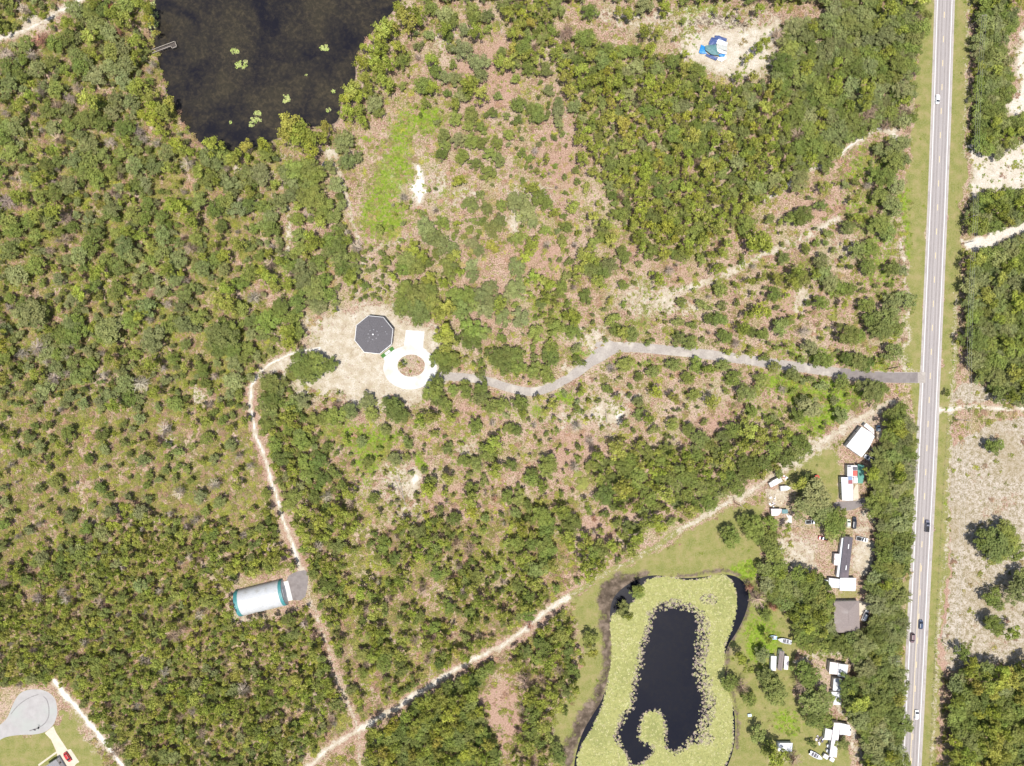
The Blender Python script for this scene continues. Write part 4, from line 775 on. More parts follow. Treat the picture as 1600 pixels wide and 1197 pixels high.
def place_tree(row):
    kind = row['kind']; nm = {'oak': 'oak_tree', 'pine': 'pine_tree', 'dead': 'dead_tree', 'bush': 'bush'}[kind]
    e = empty(nm, (row['X'], row['Y'], 0), row['rz'])
    noun = {'oak': 'oak crown', 'pine': 'pine crown', 'dead': 'tree', 'bush': 'bush'}[kind]
    tag(e, where(row, noun), {'oak': 'oak tree', 'pine': 'pine tree', 'dead': 'dead tree', 'bush': 'bush'}[kind],
        {'oak': 'scrub oaks standing round the property', 'pine': 'sand pines standing round the property', 'dead': 'dead trees in the scrub', 'bush': 'low bushes'}[kind])
    c = link('crown' if kind != 'bush' else 'leaves', PICK[kind][row['sz']][row['var']], e); c.scale = (row['sx'], row['sx'] * .97, row['h']); c['tint'] = row['tint']
    if kind != 'bush':
        tr = {'oak': TR_O, 'pine': TR_P, 'dead': TR_D}[kind]
        t = link('trunk', tr[row['var'] % len(tr)], e); t.scale = (row['r'] * .9, row['r'] * .9, row['h'] * .86)
    return c

def gn_scatter(name, rows, sources, mat=None, trunk=None):
    """one object of kind stuff: points instancing the given mesh objects; rows = (x,y,z, sx,sy,sz, rz, idx, tint)"""
    me = bpy.data.meshes.new(name); n = len(rows); A = np.array([r_[:3] for r_ in rows], np.float32)
    me.vertices.add(n); me.vertices.foreach_set('co', A.ravel())
    def fa(nm, typ, vals, key):
        a = me.attributes.new(nm, typ, 'POINT'); a.data.foreach_set(key, np.asarray(vals).ravel())
    fa('scl', 'FLOAT_VECTOR', np.array([r_[3:6] for r_ in rows], np.float32), 'vector')
    fa('rot', 'FLOAT_VECTOR', np.array([(0, 0, r_[6]) for r_ in rows], np.float32), 'vector')
    fa('idx', 'INT', np.array([r_[7] for r_ in rows], np.int32), 'value')
    fa('tint', 'FLOAT_COLOR', np.array([(*r_[8], 1) for r_ in rows], np.float32), 'color')
    o = link(name, me)
    ng = bpy.data.node_groups.new(name, 'GeometryNodeTree')
    ng.interface.new_socket('Geometry', in_out='INPUT', socket_type='NodeSocketGeometry')
    ng.interface.new_socket('Geometry', in_out='OUTPUT', socket_type='NodeSocketGeometry')
    N, L = ng.nodes, ng.links; gi = N.new('NodeGroupInput'); go = N.new('NodeGroupOutput')
    def at(nm, dt):
        a = N.new('GeometryNodeInputNamedAttribute'); a.data_type = dt; a.inputs[0].default_value = nm
        return next(s_ for s_ in a.outputs if s_.enabled and s_.name == 'Attribute')
    scl, rot, idx = at('scl', 'FLOAT_VECTOR'), at('rot', 'FLOAT_VECTOR'), at('idx', 'INT')
    def inst(srcs):
        j = N.new('GeometryNodeJoinGeometry')
        for s_ in srcs[::-1]:
            oi = N.new('GeometryNodeObjectInfo'); oi.inputs['Object'].default_value = s_; oi.inputs['As Instance'].default_value = True
            oi.transform_space = 'ORIGINAL'; L.new(oi.outputs['Geometry'], j.inputs[0])
        ip = N.new('GeometryNodeInstanceOnPoints'); L.new(gi.outputs[0], ip.inputs['Points']); L.new(j.outputs[0], ip.inputs['Instance'])
        ip.inputs['Pick Instance'].default_value = True; L.new(idx, ip.inputs['Instance Index']); L.new(scl, ip.inputs['Scale'])
        e2r = N.new('FunctionNodeEulerToRotation'); L.new(rot, e2r.inputs[0]); L.new(e2r.outputs[0], ip.inputs['Rotation'])
        return ip.outputs[0]
    outs = [inst(sources)] + ([inst(trunk)] if trunk else [])
    jo = N.new('GeometryNodeJoinGeometry')
    for q in outs: L.new(q, jo.inputs[0])
    L.new(jo.outputs[0], go.inputs[0])
    md = o.modifiers.new('scatter', 'NODES'); md.node_group = ng
    return o

# ------------------------------------------------------------------ build ground, water, roads
build_ground()
M['lake'] = water_mat('lake_water', (.010, .0095, .013), (.030, .026, .018), (.055, .044, .028), (.38, .60))
M['pond'] = water_mat('pond_water', (.0035, .0045, .010), (.005, .006, .011), (.008, .008, .011))
tag(sheet('lake_water', [P(*p) for p in grow(chaikin(LAKE), 4)], -.35, M['lake']), kind='structure')
tag(sheet('pond_water', [P(*p) for p in grow(chaikin(POND), 4)], -.35, M['pond']), kind='structure')

yy = [p[1] for p in HWY]
hl = [17.5 if y > 560 else 14.5 for y in yy]
ribbon('highway_shoulder', HWY, [16 if y < 640 else 17 for y in yy], .004, M['shoulder'])
ribbon('highway', [(x, y) for x, y in HWY], 13.4, .010, M['road'])
def hx(y):
    for (ax, ay), (bx, by) in zip(HWY[:-1], HWY[1:]):
        if ay <= y <= by: return ax + (bx - ax) * (y - ay) / (by - ay)
    return HWY[-1][0]
M['wheel_path'] = rough_mat('wheel_path', (.200, .178, .170), (.250, .224, .214), .35, .9)
for q_ in (-8.3, -3.4, 3.4, 8.3): ribbon('wheel_path', HWY, 1.0, .0125, M['wheel_path'], offs=q_)
ribbon('edge_line', HWY, .55, .016, M['mark_white'], offs=11.4)
ribbon('edge_line', HWY, .55, .016, M['mark_white'], offs=-11.4)
y = -395.0
while y < 1400:
    ribbon('centre_dash', [(hx(y), y), (hx(y + 9.5), y + 9.5)], .55, .016, M['mark_yellow'], offs=(-.9 if y > 880 else 0)); y += 37.6
ribbon('centre_line', [(hx(q), q) for q in range(880, 1500, 20)], .4, .016, M['mark_yellow'], offs=.9)
ribbon('gravel_drive', DRIVE, [6.5 if x < 900 else 7.5 if x < 1330 else 8.5 for x, _ in DRIVE], .020, M['gravel'])
ribbon('gravel_drive', [(930, 538), (950, 540), (985, 548)], [3, 9, 3], .024, M['gravel'])
ribbon('asphalt_apron', chaikin([(1312, 582), (1345, 588), (1400, 590.5), (1434, 590)], 2, False), 8, .028, M['asphalt_old'])
ribbon('gravel_drive', [(915, 572), (935, 556), (952, 545), (975, 540)], [5, 11, 11, 6], .022, M['gravel'])
# concrete oval
def ell(cx, cy, rx, ry, n=48, f=lambda t: 1.0): return [(cx + rx * math.cos(6.2832 * i / n) * f(i / n), cy + ry * math.sin(6.2832 * i / n) * f(i / n)) for i in range(n)]
def annulus(name, out, inn, z0, z1, mat):
    n = len(out); v = []
    for z in (z0, z1):
        v += [(*P(*p), z) for p in out] + [(*P(*p), z) for p in inn]
    f = []
    for i in range(n):
        j = (i + 1) % n
        f += [(2 * n + i, 2 * n + j, 3 * n + j, 3 * n + i), (i, j, 2 * n + j, 2 * n + i), (n + j, n + i, 3 * n + i, 3 * n + j)]
    me = bpy.data.meshes.new(name); me.from_pydata(v, [], f); me.materials.append(mat); bm = bmesh.new(); bm.from_mesh(me)
    bmesh.ops.recalc_face_normals(bm, faces=bm.faces[:]); bm.to_mesh(me); bm.free(); return link(name, me)
o = annulus('concrete_drive', ell(641, 575, 42, 33.5), ell(642.5, 571.5, 21.5, 17.5), -.02, .10, M['concrete']); tag(o, kind='structure')
o = MB().prism([P(*p) for p in ((634.2, 515.6), (663.5, 517.8), (661, 544), (669, 547.5), (655, 548), (640, 545), (620, 549), (618, 545.5), (631, 540.5))], -.02, .096).build('concrete_pad', M['concrete']); tag(o, kind='structure')
o = MB().prism([P(*p) for p in ((599, 557), (607, 548), (618, 546), (622, 552), (612, 560), (602, 570))], -.02, .092).build('concrete_apron', M['concrete']); tag(o, kind='structure')
for i in range(6):   # tooled joints in the oval drive
    a = [0.4, 1.5, 2.55, 3.6, 4.5, 5.6][i]; ca, sa = math.cos(a), math.sin(a)
    p0 = P(642 + 22.5 * ca, 573 + 18.5 * sa); p1 = P(641 + 41 * ca, 575 + 32.6 * sa)
    tag(MB().tube((*p0, .098), (*p1, .098), .035, n=4).build('slab_joint', M['gravel']), kind='structure')
CDS = chaikin([(-260, 1330), (-120, 1210), (-40, 1160), (0, 1133), (12, 1122), (20, 1100), (30, 1083), (45, 1077), (62, 1077), (76, 1081), (87, 1092), (89, 1105), (90, 1115), (85, 1131), (74, 1143), (55, 1148), (35, 1148), (15, 1150), (0, 1155), (-60, 1195), (-240, 1360)], 2)
tag(sheet('cul_de_sac', [P(*p) for p in CDS], .02, M['culdesac']), kind='structure')
for pts, w in (([(17, 1116), (27, 1103), (43, 1091), (60, 1085)], .65), ([(68, 1088), (74, 1094), (77, 1108), (76, 1122), (69, 1132), (60, 1137), (46, 1142)], .8)):
    ribbon('tyre_mark', chaikin(pts, 2, False), w, .026, M['tyre_mark'])
DW = [(70, 1145.5), (83.5, 1134.5), (88, 1145), (105.5, 1171.5), (110.5, 1170.5), (124, 1190.5), (119, 1193.5), (104, 1215), (92, 1215), (90, 1190), (89, 1176), (80, 1156)]
tag(sheet('concrete_driveway', [P(*p) for p in DW], .032, M['concrete_tan']), kind='structure')
tag(ribbon('concrete_walk', [(60, 1196), (75, 1185), (89, 1175)], 1.4, .036, M['concrete_tan']), kind='structure')
AP = chaikin([(1301, 785), (1320, 783), (1341, 783), (1348, 777), (1354, 777), (1354, 786), (1340, 794), (1326, 798), (1312, 798), (1304, 793)], 1)
tag(sheet('asphalt_pad', [P(*p) for p in AP], .02, M['asphalt_old']), kind='structure')
tag(sheet('asphalt_turnout', [P(*p) for p in ((1421, 722), (1432, 716), (1431, 750), (1426, 754), (1420, 748))], .018, M['asphalt_old']), kind='structure')
tag(sheet('gravel_yard', [P(*p) for p in chaikin([(447, 902), (462, 893), (482, 890), (481, 915), (476, 938), (452, 938), (447, 925)], 1)], .02, M['asphalt_old']), kind='structure')
tag(sheet('concrete_slab', [P(*p) for p in ((1338, 938), (1362, 942), (1358, 952), (1348, 958), (1344, 962), (1337, 958))], .02, M['concrete_tan']), kind='structure')
tag(sheet('concrete_path', [P(*p) for p in ((1338, 757), (1341, 757), (1342, 782), (1333.6, 782), (1333.6, 765))], .018, M['concrete_tan']), kind='structure')
tag(sheet('concrete_slab', [P(*p) for p in ((1226, 816), (1232, 811), (1228, 804), (1237, 806), (1237.5, 817.5))], .02, M['concrete']), kind='structure')

# ------------------------------------------------------------------ buildings
def inset(pts, d):
    return grow(pts, -d)
def windows(root, a, b, z0, z1, n, w=1.1):
    """n windows with frame and pane along wall a-b (metres)"""
    a, b = Vector((*a, 0)), Vector((*b, 0)); d = (b - a); l = d.length
    if l < 2.5: return
    u = d / l; rz = math.atan2(u.y, u.x); nrm = Vector((u.y, -u.x, 0))
    for i in range(n):
        c = a + u * l * (i + .5) / n + nrm * .04
        f = MB().box((c.x, c.y, (z0 + z1) / 2), (w, .06, z1 - z0), rz).build('window', M['trim_white'], root)
        c2 = c + nrm * .035
        MB().box((c2.x, c2.y, (z0 + z1) / 2), (w - .2, .05, z1 - z0 - .2), rz).build('pane', M['glass'], f)
def door(root, a, b, t=.5, w=1.0, h=2.1, mat='wood_grey'):
    a, b = Vector((*a, 0)), Vector((*b, 0)); d = (b - a).normalized(); rz = math.atan2(d.y, d.x); n = Vector((d.y, -d.x, 0)); c = a.lerp(b, t) + n * .04
    o_ = MB().box((c.x, c.y, h / 2), (w, .07, h), rz).build('door', M[mat], root); c2 = c + d * w * .36 + n * .06
    MB().box((c2.x, c2.y, 1.0), (.12, .06, .05), rz).build('handle', M['rim'], o_)

def flat_building(name, label, cat, roof_px, h, roof='white_metal', wall='off_wall', over=.35, ribs=True, group=None, slope=.0, wins=1):
    """building under a nearly flat sheet roof; roof outline as seen in the photograph"""
    pts = [P(x, y, h) for x, y in roof_px]; cx = sum(p[0] for p in pts) / len(pts); cy = sum(p[1] for p in pts) / len(pts)
    root = empty(name, (cx, cy, 0)); tag(root, label, cat, group); L = [(x - cx, y - cy) for x, y in pts]
    n = len(L); a = sum(L[i][0] * L[(i + 1) % n][1] - L[(i + 1) % n][0] * L[i][1] for i in range(n))
    if a < 0: L = L[::-1]
    W = inset([(x, y) for x, y in L], over)
    MB().prism(W, -.05, h - .12).build('wall', M[wall], root)
    mb = MB().prism(L, h - .12, h)
    mb.v = [(x, y, z + slope * x) for x, y, z in mb.v]
    mb.build('roof', M[roof], root)
    if ribs:
        e = Vector((L[1][0] - L[0][0], L[1][1] - L[0][1], 0)); ln = e.length; u = e / ln; v2 = Vector((-u.y, u.x, 0)); mb = MB()
        w_ = max((Vector((*q, 0)) - Vector((*L[0], 0))).dot(v2) for q in L); k = 1
        while k * .9 < ln:
            s0 = Vector((*L[0], 0)) + u * k * .9; s1 = s0 + v2 * (w_ * .97)
            if inside(s1.x * .98, s1.y * .98, L): mb.tube((s0.x * .985, s0.y * .985, h + .01 + slope * s0.x), (s1.x, s1.y, h + .01 + slope * s1.x), .035, n=4)
            k += 1
        if mb.v: o_ = mb.build('standing_seams', M[roof], root); o_['kind'] = 'stuff'
    if wins:
        for i in range(n):
            a_, b_ = W[i], W[(i + 1) % n]; l = math.hypot(b_[0] - a_[0], b_[1] - a_[1])
            if l > 4: windows(root, a_, b_, 1.0, min(2.0, h - .5), max(1, int(l / 5)))
        door(root, W[0], W[1], .3)
    return root

def gable(name, label, cat, corners, h, rise, roof='brown_shingle', wall='off_wall', over=.4, group=None, vent=False, hip=0.0):
    """corners: 4 roof corners in px seen at eave height; ridge runs along the longer side"""
    p = [Vector((*P(x, y, h), 0)) for x, y in corners]; c = sum(p, Vector()) / 4
    if (p[1] - p[0]).length < (p[2] - p[1]).length: p = p[1:] + p[:1]
    u = ((p[1] - p[0]) + (p[2] - p[3])).normalized(); rz = math.atan2(u.y, u.x); Lh = ((p[1] - p[0]).length + (p[2] - p[3]).length) / 4; Wh = ((p[2] - p[1]).length + (p[3] - p[0]).length) / 4
    root = empty(name, (c.x, c.y, 0), rz); tag(root, label, cat, group)
    l, w = Lh - over * .6, Wh - over; t = .14; hh = Lh * hip
    if hip:
        MB().box((0, 0, (h - .06) / 2), (2 * l, 2 * w, h + .04)).build('wall', M[wall], root)
        rf = [(-Lh, -Wh, h), (Lh, -Wh, h), (Lh, Wh, h), (-Lh, Wh, h), (-Lh + hh, 0, h + rise), (Lh - hh, 0, h + rise)]
        base = MB().box((0, 0, h - .08), (2 * Lh, 2 * Wh, .15)).build('fascia', M['trim_white'], root)
        rf = [(x, y, z + .004) for x, y, z in rf]
        for q in ((0, 1, 5, 4), (1, 2, 5), (2, 3, 4, 5), (3, 0, 4)):
            MB().add([rf[i] for i in q], [tuple(range(len(q)))]).build('roof_slope', M[roof], root)
        MB().tube(rf[4], rf[5], .12, n=6).build('ridge_cap', M[roof], root)
    else:
        v = [(-l, -w, -.05), (l, -w, -.05), (l, w, -.05), (-l, w, -.05), (-l, -w, h), (l, -w, h), (l, w, h), (-l, w, h), (-l, 0, h + rise * w / Wh - .05), (l, 0, h + rise * w / Wh - .05)]
        MB().add(v, [(3, 2, 1, 0), (0, 1, 5, 4), (2, 3, 7, 6), (1, 2, 6, 9, 5), (3, 0, 4, 8, 7)]).build('wall', M[wall], root)
        for s_ in (-1, 1):
            vv = [(-Lh, s_ * Wh, h - .02), (Lh, s_ * Wh, h - .02), (Lh, s_ * .01, h + rise), (-Lh, s_ * .01, h + rise)]
            vv += [(x, y, z + t) for x, y, z in vv]
            MB().add(vv, [(0, 1, 2, 3), (7, 6, 5, 4), (0, 4, 5, 1), (1, 5, 6, 2), (2, 6, 7, 3), (3, 7, 4, 0)]).build('roof_slope', M[roof], root)
        MB().tube((-Lh, 0, h + rise + t), (Lh, 0, h + rise + t), .1, n=6).build('ridge_cap', M[roof], root)
    windows(root, (-l, -w), (l, -w), 1, min(2.2, h - .3), max(1, int(l / 2.2))); windows(root, (l, w), (-l, w), 1, min(2.2, h - .3), max(1, int(l / 2.2)))
    door(root, (l, -w), (l, w))
    if vent:
        for x in (-.55, .5):
            MB().box((Lh * x, 0, h + rise + t + .12), (Lh * .22, .35, .18)).build('ridge_vent', M['trim_white'], root)
    return root, (l, w)

# octagonal house
def octagon():
    z = 6.0; oc = [(575.6, 494.5), (599.2, 495.5), (613.8, 514.6), (612.2, 537.7), (592.7, 552.7), (568.1, 550.2), (554.6, 531.7), (556.6, 508.1)]
    pts = [P(x, y, z) for x, y in oc]; cx = sum(p[0] for p in pts) / 8; cy = sum(p[1] for p in pts) / 8
    root = empty('octagonal_house', (cx, cy, 0)); tag(root, 'eight-sided house with dark grey shingle roof on pale sand clearing', 'house')
    R = sum(math.hypot(p[0] - cx, p[1] - cy) for p in pts) / 8; a0 = math.atan2(pts[0][1] - cy, pts[0][0] - cx)
    ring = [(R * math.cos(a0 - i * math.pi / 4), R * math.sin(a0 - i * math.pi / 4)) for i in range(8)]
    ap = (0, 0, z + 2.1)
    for i in range(8):
        a, b = ring[i], ring[(i + 1) % 8]; aa, bb = (a[0] * .955, a[1] * .955), (b[0] * .955, b[1] * .955)
        ab = MB().add([(*aa, -.05), (*bb, -.05), (*bb, z - .1), (*aa, z - .1)], [(0, 1, 2, 3)]).build('wall_panel', M['lilac_wall'], root)
        ab.data.flip_normals()
        windows(root, bb, aa, 1.0, 2.4, 3, 1.2); windows(root, bb, aa, 3.9, 5.2, 3, 1.2)
        # eight roof slopes with courses of shingles as shallow steps
        mb = MB(); n = 22
        for k in range(n):
            t0, t1 = k / n, (k + 1) / n; zt = lambda t: z + 2.1 * t
            q = [(a[0] * (1 - t0), a[1] * (1 - t0), zt(t0) + .05), (b[0] * (1 - t0), b[1] * (1 - t0), zt(t0) + .05), (b[0] * (1 - t1) * 1.0, b[1] * (1 - t1), zt(t1) + .01), (a[0] * (1 - t1), a[1] * (1 - t1), zt(t1) + .01)]
            q += [(x, y, zz_ - .05) for x, y, zz_ in q[:2]]
            mb.add(q, [(3, 2, 1, 0), (0, 1, 5, 4)])
        o_ = mb.build('roof_slope', M['dark_shingle'], root)
        MB().tube((a[0], a[1], z + .07), (0, 0, z + 2.15), .07, n=5).build('hip_cap', M['dark_shingle'], root)
        MB().tube((*a, z - .03), (*b, z - .03), .13, n=6).build('gutter', M['trim_white'], root)
        m_ = math.atan2((a[1] + b[1]) / 2, (a[0] + b[0]) / 2)
        rr = R * .25; zt = z + 2.1 * (1 - .26) + .12
        MB().box((rr * math.cos(m_), rr * math.sin(m_), zt), (.26, .62, .14), m_).build('roof_vent', M['vent_grey'], root)
    MB().tube((0, 0, z + 1.9), (0, 0, z + 2.45), .40, .34, 10).build('cupola_cap', M['trim_white'], root)
    for x, y in ((5.9, 1.4), (6.6, .4), (-2.6, -3.2), (4.2, 3.9)):
        d = 1 - math.hypot(x, y) / R; MB().tube((x, y, z + 1.8 * d), (x, y, z + 2.1 * d + .35), .13, n=6).build('vent_pipe', M['grey_metal'], root)
    return root, (cx, cy), ring
oct_root, OC, ring = octagon()
bl_poly(ell(588, 524, 34, 34), grow=1)
# entry steps and turf strip on the southeast side
ex, ey = P(605.5, 550.5); ang = math.atan2(-(537.7 - 552.7), (612.2 - 592.7))
o = MB().box((ex, ey, .06), (7.4, 1.9, .12), ang).build('turf_strip', rough_mat('turf', (.03, .10, .02), (.06, .17, .03), 3, .95)); tag(o, 'green turf strip between octagonal house and oval concrete drive', 'turf')
e = empty('entry_steps', (ex, ey, 0), ang); tag(e, 'white entry steps at the southeast side of the octagonal house', 'steps')
for i in range(3):
    MB().box((0, -.5 + .42 * i, .10 + .09 * (i + 1)), (3.0, .42, .18 * (i + 1))).build('step', M['concrete'], e)
MB().box((0, -.75, .45), (3.1, .07, .6)).build('step_rail', M['trim_white'], e)

# arched barn
def barn():
    # seen corners: west end (371,918)-(381,958); east end (437,911)-(450,940)
    A = Vector((*P(373, 943, 1.5), 0)); B = Vector((*P(443, 926, 1.5), 0)); u = (B - A).normalized(); rz = math.atan2(u.y, u.x); c = (A + B) / 2; Lh = (B - A).length / 2 + .6; R = 6.6; hh = 5.8
    root = empty('arched_barn', (c.x, c.y, 0), rz); tag(root, 'white half-round metal barn with teal end bands in the woods', 'barn')
    def arch(x0, x1, name, mat, dr=0.0, n=20):
        mb = MB(); seg = []
        for i in range(n + 1):
            t = math.pi * i / n; seg.append(((R + dr) * math.cos(t), (hh + dr) * math.sin(t) ** .85))
        m = max(1, int((x1 - x0) / .6)); 
        for k in range(m):
            xa, xb = x0 + (x1 - x0) * k / m, x0 + (x1 - x0) * (k + 1) / m; xm = (xa + xb) / 2
            for i in range(n):
                (y0, z0), (y1, z1) = seg[i], seg[i + 1]
                s_ = 1.012
                mb.add([(xa, y0, z0), (xm, y0 * s_, z0 * s_), (xm, y1 * s_, z1 * s_), (xa, y1, z1)], [(0, 1, 2, 3)])
                mb.add([(xm, y0 * s_, z0 * s_), (xb, y0, z0), (xb, y1, z1), (xm, y1 * s_, z1 * s_)], [(0, 1, 2, 3)])
        o_ = mb.build(name, mat, root); return o_
    M['barn_white'] = rough_mat('barn_white', (.38, .39, .40), (.47, .475, .48), .6, .45, c3=(.33, .325, .31), scale2=.3)
    arch(-Lh + 1.9, Lh - 1.6, 'arch_shell', M['barn_white'])
    arch(-Lh, -Lh + 1.9, 'end_band', M['teal'], .04); arch(Lh - 1.6, Lh, 'end_band', M['teal'], .04)
    for s_ in (-1, 1):
        n = 20; pts = [(s_ * (Lh + .02 if s_ > 0 else Lh - .3), (R - .1) * math.cos(math.pi * i / n), (hh - .1) * math.sin(math.pi * i / n) ** .85) for i in range(n + 1)]
        MB().add(pts, [tuple(range(n + 1)) if s_ > 0 else tuple(range(n, -1, -1))]).build('end_wall', M['white_metal' if s_ > 0 else 'teal'], root)
    d = MB().box((Lh + .12, .3, 2.0), (.12, 4.0, 4.0)).build('door', M['grey_metal'], root)
    MB().box((Lh + .2, -1.2, 1.2), (.06, .3, .08)).build('handle', M['rim'], d)
    MB().box((Lh + 1.2, 0, .08), (2.6, 10, .16)).build('sill_slab', M['concrete'], root)
    return root
barn()

flat_building('metal_workshop', 'white angled metal workshop beside the diagonal sandy track', 'workshop', [(1346.5, 666.8), (1361.8, 676), (1366.7, 682), (1357.9, 699.6), (1346.5, 714.6), (1322.4, 697)], 4.0, slope=.012)
flat_building('lean_to', 'grey-beige lean-to on the north side of the white angled workshop', 'lean-to', [(1349.5, 665.5), (1353.5, 661), (1366, 671), (1366, 679.5), (1362.3, 675.7)], 2.8, 'pink_metal', wins=0)
flat_building('storage_crate', 'tan boxed storage crate east of the white angled workshop', 'crate', [(1369.3, 674.5), (1377.5, 674.5), (1377.5, 687), (1369.8, 687)], 2.2, 'tan_board', 'tan_board', .1, False, wins=0)
# patchwork building
pb = flat_building('patchwork_trailer', 'long white trailer with patchwork of coloured roof sheets by the dark pad', 'trailer', [(1314.4, 745.8), (1332.8, 745.8), (1333.3, 782.3), (1315.9, 782.3)], 3.4)
flat_building('patchwork_annex', 'white flat-roofed annex joining north end of patchwork trailer', 'annex', [(1324.2, 726.8), (1339.6, 727.2), (1339.6, 745), (1324.2, 745)], 3.1, ribs=False, wins=0)
def patch(root_name, label, cat, items, z):
    x0 = sum(i[0] + i[2] for i in items) / 2 / len(items); y0 = sum(i[1] + i[3] for i in items) / 2 / len(items); c = P(x0, y0, z)
    r_ = empty(root_name, (c[0], c[1], z)); tag(r_, label, cat)
    for k, (ax, ay, bx, by, mt, lab) in enumerate(items):
        p0, p1 = P(ax, ay, z), P(bx, by, z)
        o_ = MB().box(((p0[0] + p1[0]) / 2 - c[0], (p0[1] + p1[1]) / 2 - c[1], .05 + .012 * k), (abs(p1[0] - p0[0]), abs(p1[1] - p0[1]), .06)).build('roof_sheet', M[mt], r_)
        if lab: o_['label'] = lab
    return r_
patch('roof_sheets', 'red, blue, dark and pale loose roof sheets on the patchwork trailer', 'roof sheets',
      [(1333, 729.8, 1339.2, 734.6, 'dark_panel', 'dark roof sheet'), (1333, 735.4, 1339.4, 743.8, 'red_panel', 'red roof sheet'), (1325.2, 744.6, 1331.5, 750, 'blue_panel', 'blue-grey roof sheet'), (1325.4, 750.2, 1331.8, 756, 'dark_red', 'dark red roof sheet'), (1333.6, 746, 1339.8, 755, 'pink_metal', 'pale pinkish roof sheet'), (1325, 728, 1329.5, 729.6, 'dark_panel', 'dark narrow strip')], 3.42)
tn = flat_building('teal_canopy', 'dark teal netting canopy on the east side of the patchwork annex', 'canopy', [(1340.2, 725.5), (1350.5, 727), (1350, 745), (1348, 755.5), (1340.4, 755)], 2.4, 'teal_net', 'wood_dark', 1.2, False, wins=0)
# mobile home with awning and addition
gable('mobile_home', 'narrow dark-roofed mobile home running north to south', 'mobile home', [(1319.3, 838.7), (1332.4, 839.2), (1325.8, 902.4), (1311.6, 901.8)], 3.0, .7, 'violet_shingle', 'off_wall', .2, vent=True)
flat_building('awning', 'long pale grey awning on west side of the dark-roofed mobile home', 'awning', [(1315.2, 841), (1318.8, 840), (1311, 901.5), (1307, 901)], 2.4, 'grey_metal', 'off_wall', .3, False, wins=0)
flat_building('porch_addition', 'pinkish-white porch addition on west side of the dark-roofed mobile home', 'porch', [(1304.3, 865.3), (1313, 865.6), (1311.3, 883.5), (1303, 883)], 2.8, 'pink_metal', wins=0)
flat_building('carport', 'larger white square carport at south end of the mobile home', 'carport', [(1312.9, 903), (1338, 903.3), (1336.8, 923.6), (1312.2, 922.8)], 2.9, 'white_metal')
flat_building('carport', 'smaller white carport next to larger one south of the mobile home', 'carport', [(1295.4, 903.3), (1312, 904.8), (1311.6, 919), (1294.5, 917.5)], 2.6, 'white_metal', wins=0)
flat_building('storage_bin', 'small white lean-to at the west end of the white carports', 'shed', [(1288.3, 906), (1294.4, 906.5), (1294, 911), (1290.4, 910.4)], 2.0, 'white_metal', over=.15, ribs=False, wins=0)
# brown house
gable('brown_house', 'brown shingled house in the oaks beside the highway', 'house', [(1302.3, 939), (1343, 940), (1343, 988.6), (1304.5, 988)], 3.1, 2.0, 'brown_shingle', 'off_wall', .5, hip=.55)
flat_building('entry_porch', 'cream entry porch roof on east side of the brown house', 'porch', [(1336.8, 958.5), (1344, 958.2), (1341.5, 967.5), (1337, 968)], 2.9, 'tan_board', ribs=False, wins=0)
flat_building('pergola', 'slim blue-grey pergola on west side of the brown house', 'pergola', [(1305, 963), (1309.4, 963.5), (1309, 985), (1305.4, 983)], 3.2, 'blue_panel', 'wood_dark', .3, False, wins=0)
# sheds west
flat_building('storage_shed', 'long white shed, westernmost of the three narrow sheds', 'shed', [(1204.8, 1025), (1213.4, 1025.5), (1212.5, 1048), (1204.2, 1048)], 2.6, 'white_metal', over=.2, wins=0)
gable('storage_shed', 'brown-roofed shed with white edges, middle of the three narrow sheds', 'shed', [(1218.4, 1016), (1225.5, 1018), (1222.3, 1047), (1214.5, 1046)], 2.7, .7, 'brown_shingle', 'trim_white', .25)
flat_building('storage_shed', 'pale grey shed, easternmost of the three narrow sheds', 'shed', [(1226.2, 1025), (1232.6, 1026), (1231.2, 1046.4), (1224.8, 1046)], 2.4, 'pink_metal', over=.2, wins=0)
# trailers north of the south lot
flat_building('square_shed', 'pinkish-white square shed with stained roof beside white flat one', 'shed', [(1297, 1034.5), (1309.8, 1036), (1308.2, 1054), (1295.5, 1052.6)], 3.4, 'pink_metal', wins=0)
flat_building('flat_shed', 'bright white flat-roofed shed east of the stained square one', 'shed', [(1310.6, 1037), (1325.6, 1039), (1322.6, 1059.5), (1308.6, 1056.5)], 3.2, 'white_metal')
flat_building('trailer', 'pale teal-roofed trailer under oaks south of the white flat shed', 'trailer', [(1302.8, 1060), (1316, 1060.8), (1314.5, 1080), (1301.2, 1079)], 3.0, 'grey_metal', wins=0)
flat_building('trailer', 'white trailer end poking out from oaks below the pale teal one', 'trailer', [(1299.4, 1081), (1315, 1081.5), (1314.4, 1101.5), (1302.4, 1101), (1302.4, 1090), (1298.4, 1089.5)], 2.8, 'white_metal', wins=0)
